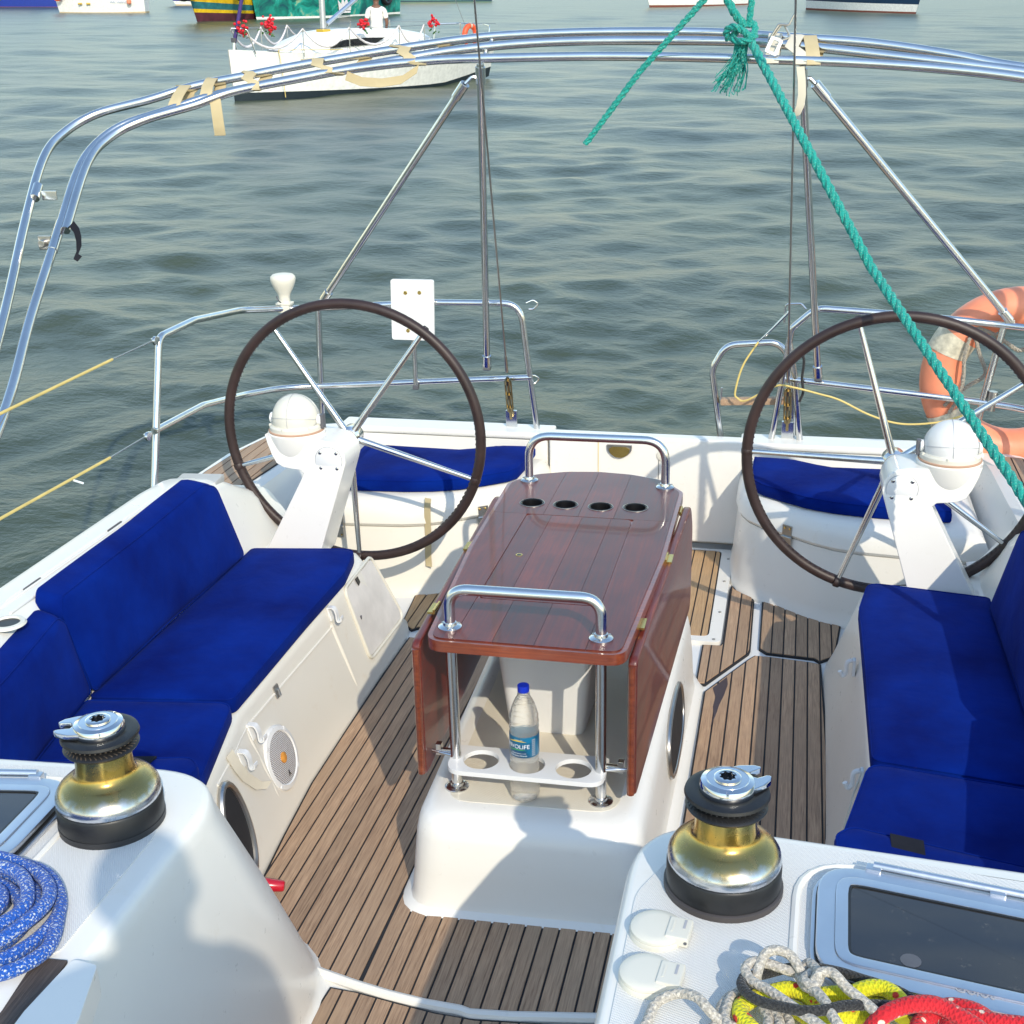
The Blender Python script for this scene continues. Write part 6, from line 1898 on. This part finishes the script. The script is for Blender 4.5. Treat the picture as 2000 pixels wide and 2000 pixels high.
# small white launch
sl_, L = anchored('white_launch', 'small white launch with blue lettering and an orange ring at its bow', (-46.2, 90.3), (-52.2, 88.6))
build_hull(sl_, L, 2.1, 1.05, 1.15, [('boot_stripe', 'deck_buff', 0.0, 0.30), ('topsides', 'hull_white', 0.30, 1.0)], rake=0.05, fine=2.0, sheer=0.12, flare=0.2)
G().loft([[(L * x, -w, z), (L * x, w, z)] for x, w, z in ()] or [[(1.2, -0.7, 1.0), (1.2, 0.7, 1.0), (1.2, 0.5, 1.45), (1.2, -0.5, 1.45)], [(3.6, -0.7, 1.0), (3.6, 0.7, 1.0), (3.3, 0.5, 1.5), (3.3, -0.5, 1.5)]]).obj('cabin', 'hull_white', sl_, bevel=0.05)
for x in (3.9, 4.5):
    for s in (-1, 1):
        G().box((x, s * (1.0 - 0.16 * (x - 3.5)), 0.62), (0.28, 0.06, 0.14)).obj('porthole', 'brass', sl_, bevel=0.02)
for x0, x1 in ((2.0, 2.35), (1.15, 1.85)):     # faded name, too far off to read
    G().tube([(x, 1.045, 0.74 + 0.05 * math.sin(x * 37)) for x in np.linspace(x0, x1, 20)], 0.014, 5).obj('faded_name', plain('faded_blue', (0.35, 0.42, 0.60), 0.6), sl_)
lr = thing('lifebuoy', 'orange ring fender at the bow of the small white launch', 'lifebuoy', (-52.0, 88.3, 0.3), onboard=False)
G().tube([(-52.0 + 0.33 * math.cos(a), 88.2, 0.45 + 0.33 * math.sin(a)) for a in np.linspace(0, 2 * math.pi, 20, endpoint=False)], 0.10, 8, closed=True).obj('ring', MATS['orange_bright'], lr)
G().lathe([(0.02, -0.2), (0.16, -0.1), (0.17, 0.1), (0.02, 0.2)], (1.0, 1.1, 0.75), 12).obj('float', 'orange_ring', sl_)

# long blue hull at the far left edge
bb, L = anchored('blue_barge', 'long deep blue hull at the top left edge', (-60.0, 104.0), (-74.0, 101.0))
build_hull(bb, L, 4.5, 2.2, 2.0, [('bottom', 'hull_rust', 0.0, 0.16), ('topsides', 'hull_blue', 0.16, 1.0)], rake=0.03, fine=3.0, sheer=0.0, flare=0.05)
G().box((L * 0.4, 0, 2.7), (5, 2.8, 1.6)).obj('cabin', 'hull_white', bb, bevel=0.08)

# small boat bow between launch and fishing boat
sb2, L = anchored('mint_boat', 'pale green and blue boat bow at the top edge left of the yellow boat', (-45.0, 114.0), (-53.3, 108.9))
build_hull(sb2, L, 3.0, 1.9, 1.5, [('bottom', 'deck_buff', 0.0, 0.20), ('lower', 'hull_white', 0.2, 0.32), ('topsides', 'hull_blue', 0.32, 0.85), ('gunwale', 'mint', 0.85, 1.0)], rake=0.14, fine=1.6)
# low green barge behind the yacht
lg, L = anchored('green_barge', 'low green barge sliver at the top edge above the man', (-31.0, 132.5), (-43.5, 125.5))
build_hull(lg, L, 4.2, 2.0, 1.7, [('bottom', 'hull_navy', 0.0, 0.22), ('topsides', 'mint', 0.22, 0.7), ('gunwale', 'hull_yellow', 0.7, 1.0)], rake=0.05, fine=2.2)
G().box((L * 0.45, 0, 2.5), (4.5, 2.6, 1.8)).obj('cabin', 'hull_white', lg, bevel=0.08)
# white hull and the dark blue boat on the right
wh, L = anchored('white_boat', 'white boat hull at the top edge left of the turquoise rope', (-5.6, 124.5), (-12.4, 111.0))
build_hull(wh, L, 3.4, 1.9, 1.5, [('bottom', 'hull_rust', 0.0, 0.24), ('topsides', 'hull_white', 0.24, 1.0)], rake=0.08, fine=1.8)
G().box((L * 0.4, 0, 2.0), (5.0, 2.0, 1.3)).obj('cabin', 'hull_white', wh, bevel=0.1)
dbt, L = anchored('dark_boat', 'dark blue boat with white lower hull at the top right', (1.1, 108.5), (7.9, 100.2))
build_hull(dbt, L, 3.6, 1.9, 2.1, [('bottom', 'hull_rust', 0.0, 0.20), ('lower', 'hull_white', 0.20, 0.42), ('topsides', 'hull_navy', 0.42, 1.0)], rake=0.06, fine=1.7, sheer=0.0, flare=0.2)
G().box((L * 0.4, 0, 2.9), (4.0, 2.2, 1.8)).obj('cabin', 'hull_white', dbt, bevel=0.1)
G().lathe([(0.02, -0.8), (0.22, -0.5), (0.24, 0.4), (0.02, 0.8)], (-0.25, 1.0, 1.1), 12).obj('fender', 'hull_teal', dbt)

# ------------------------------------------------------------------ set the yacht afloat at its trim
bpy.context.view_layer.update()
for o in ONBOARD:
    o.matrix_basis = TRIM @ o.matrix_basis
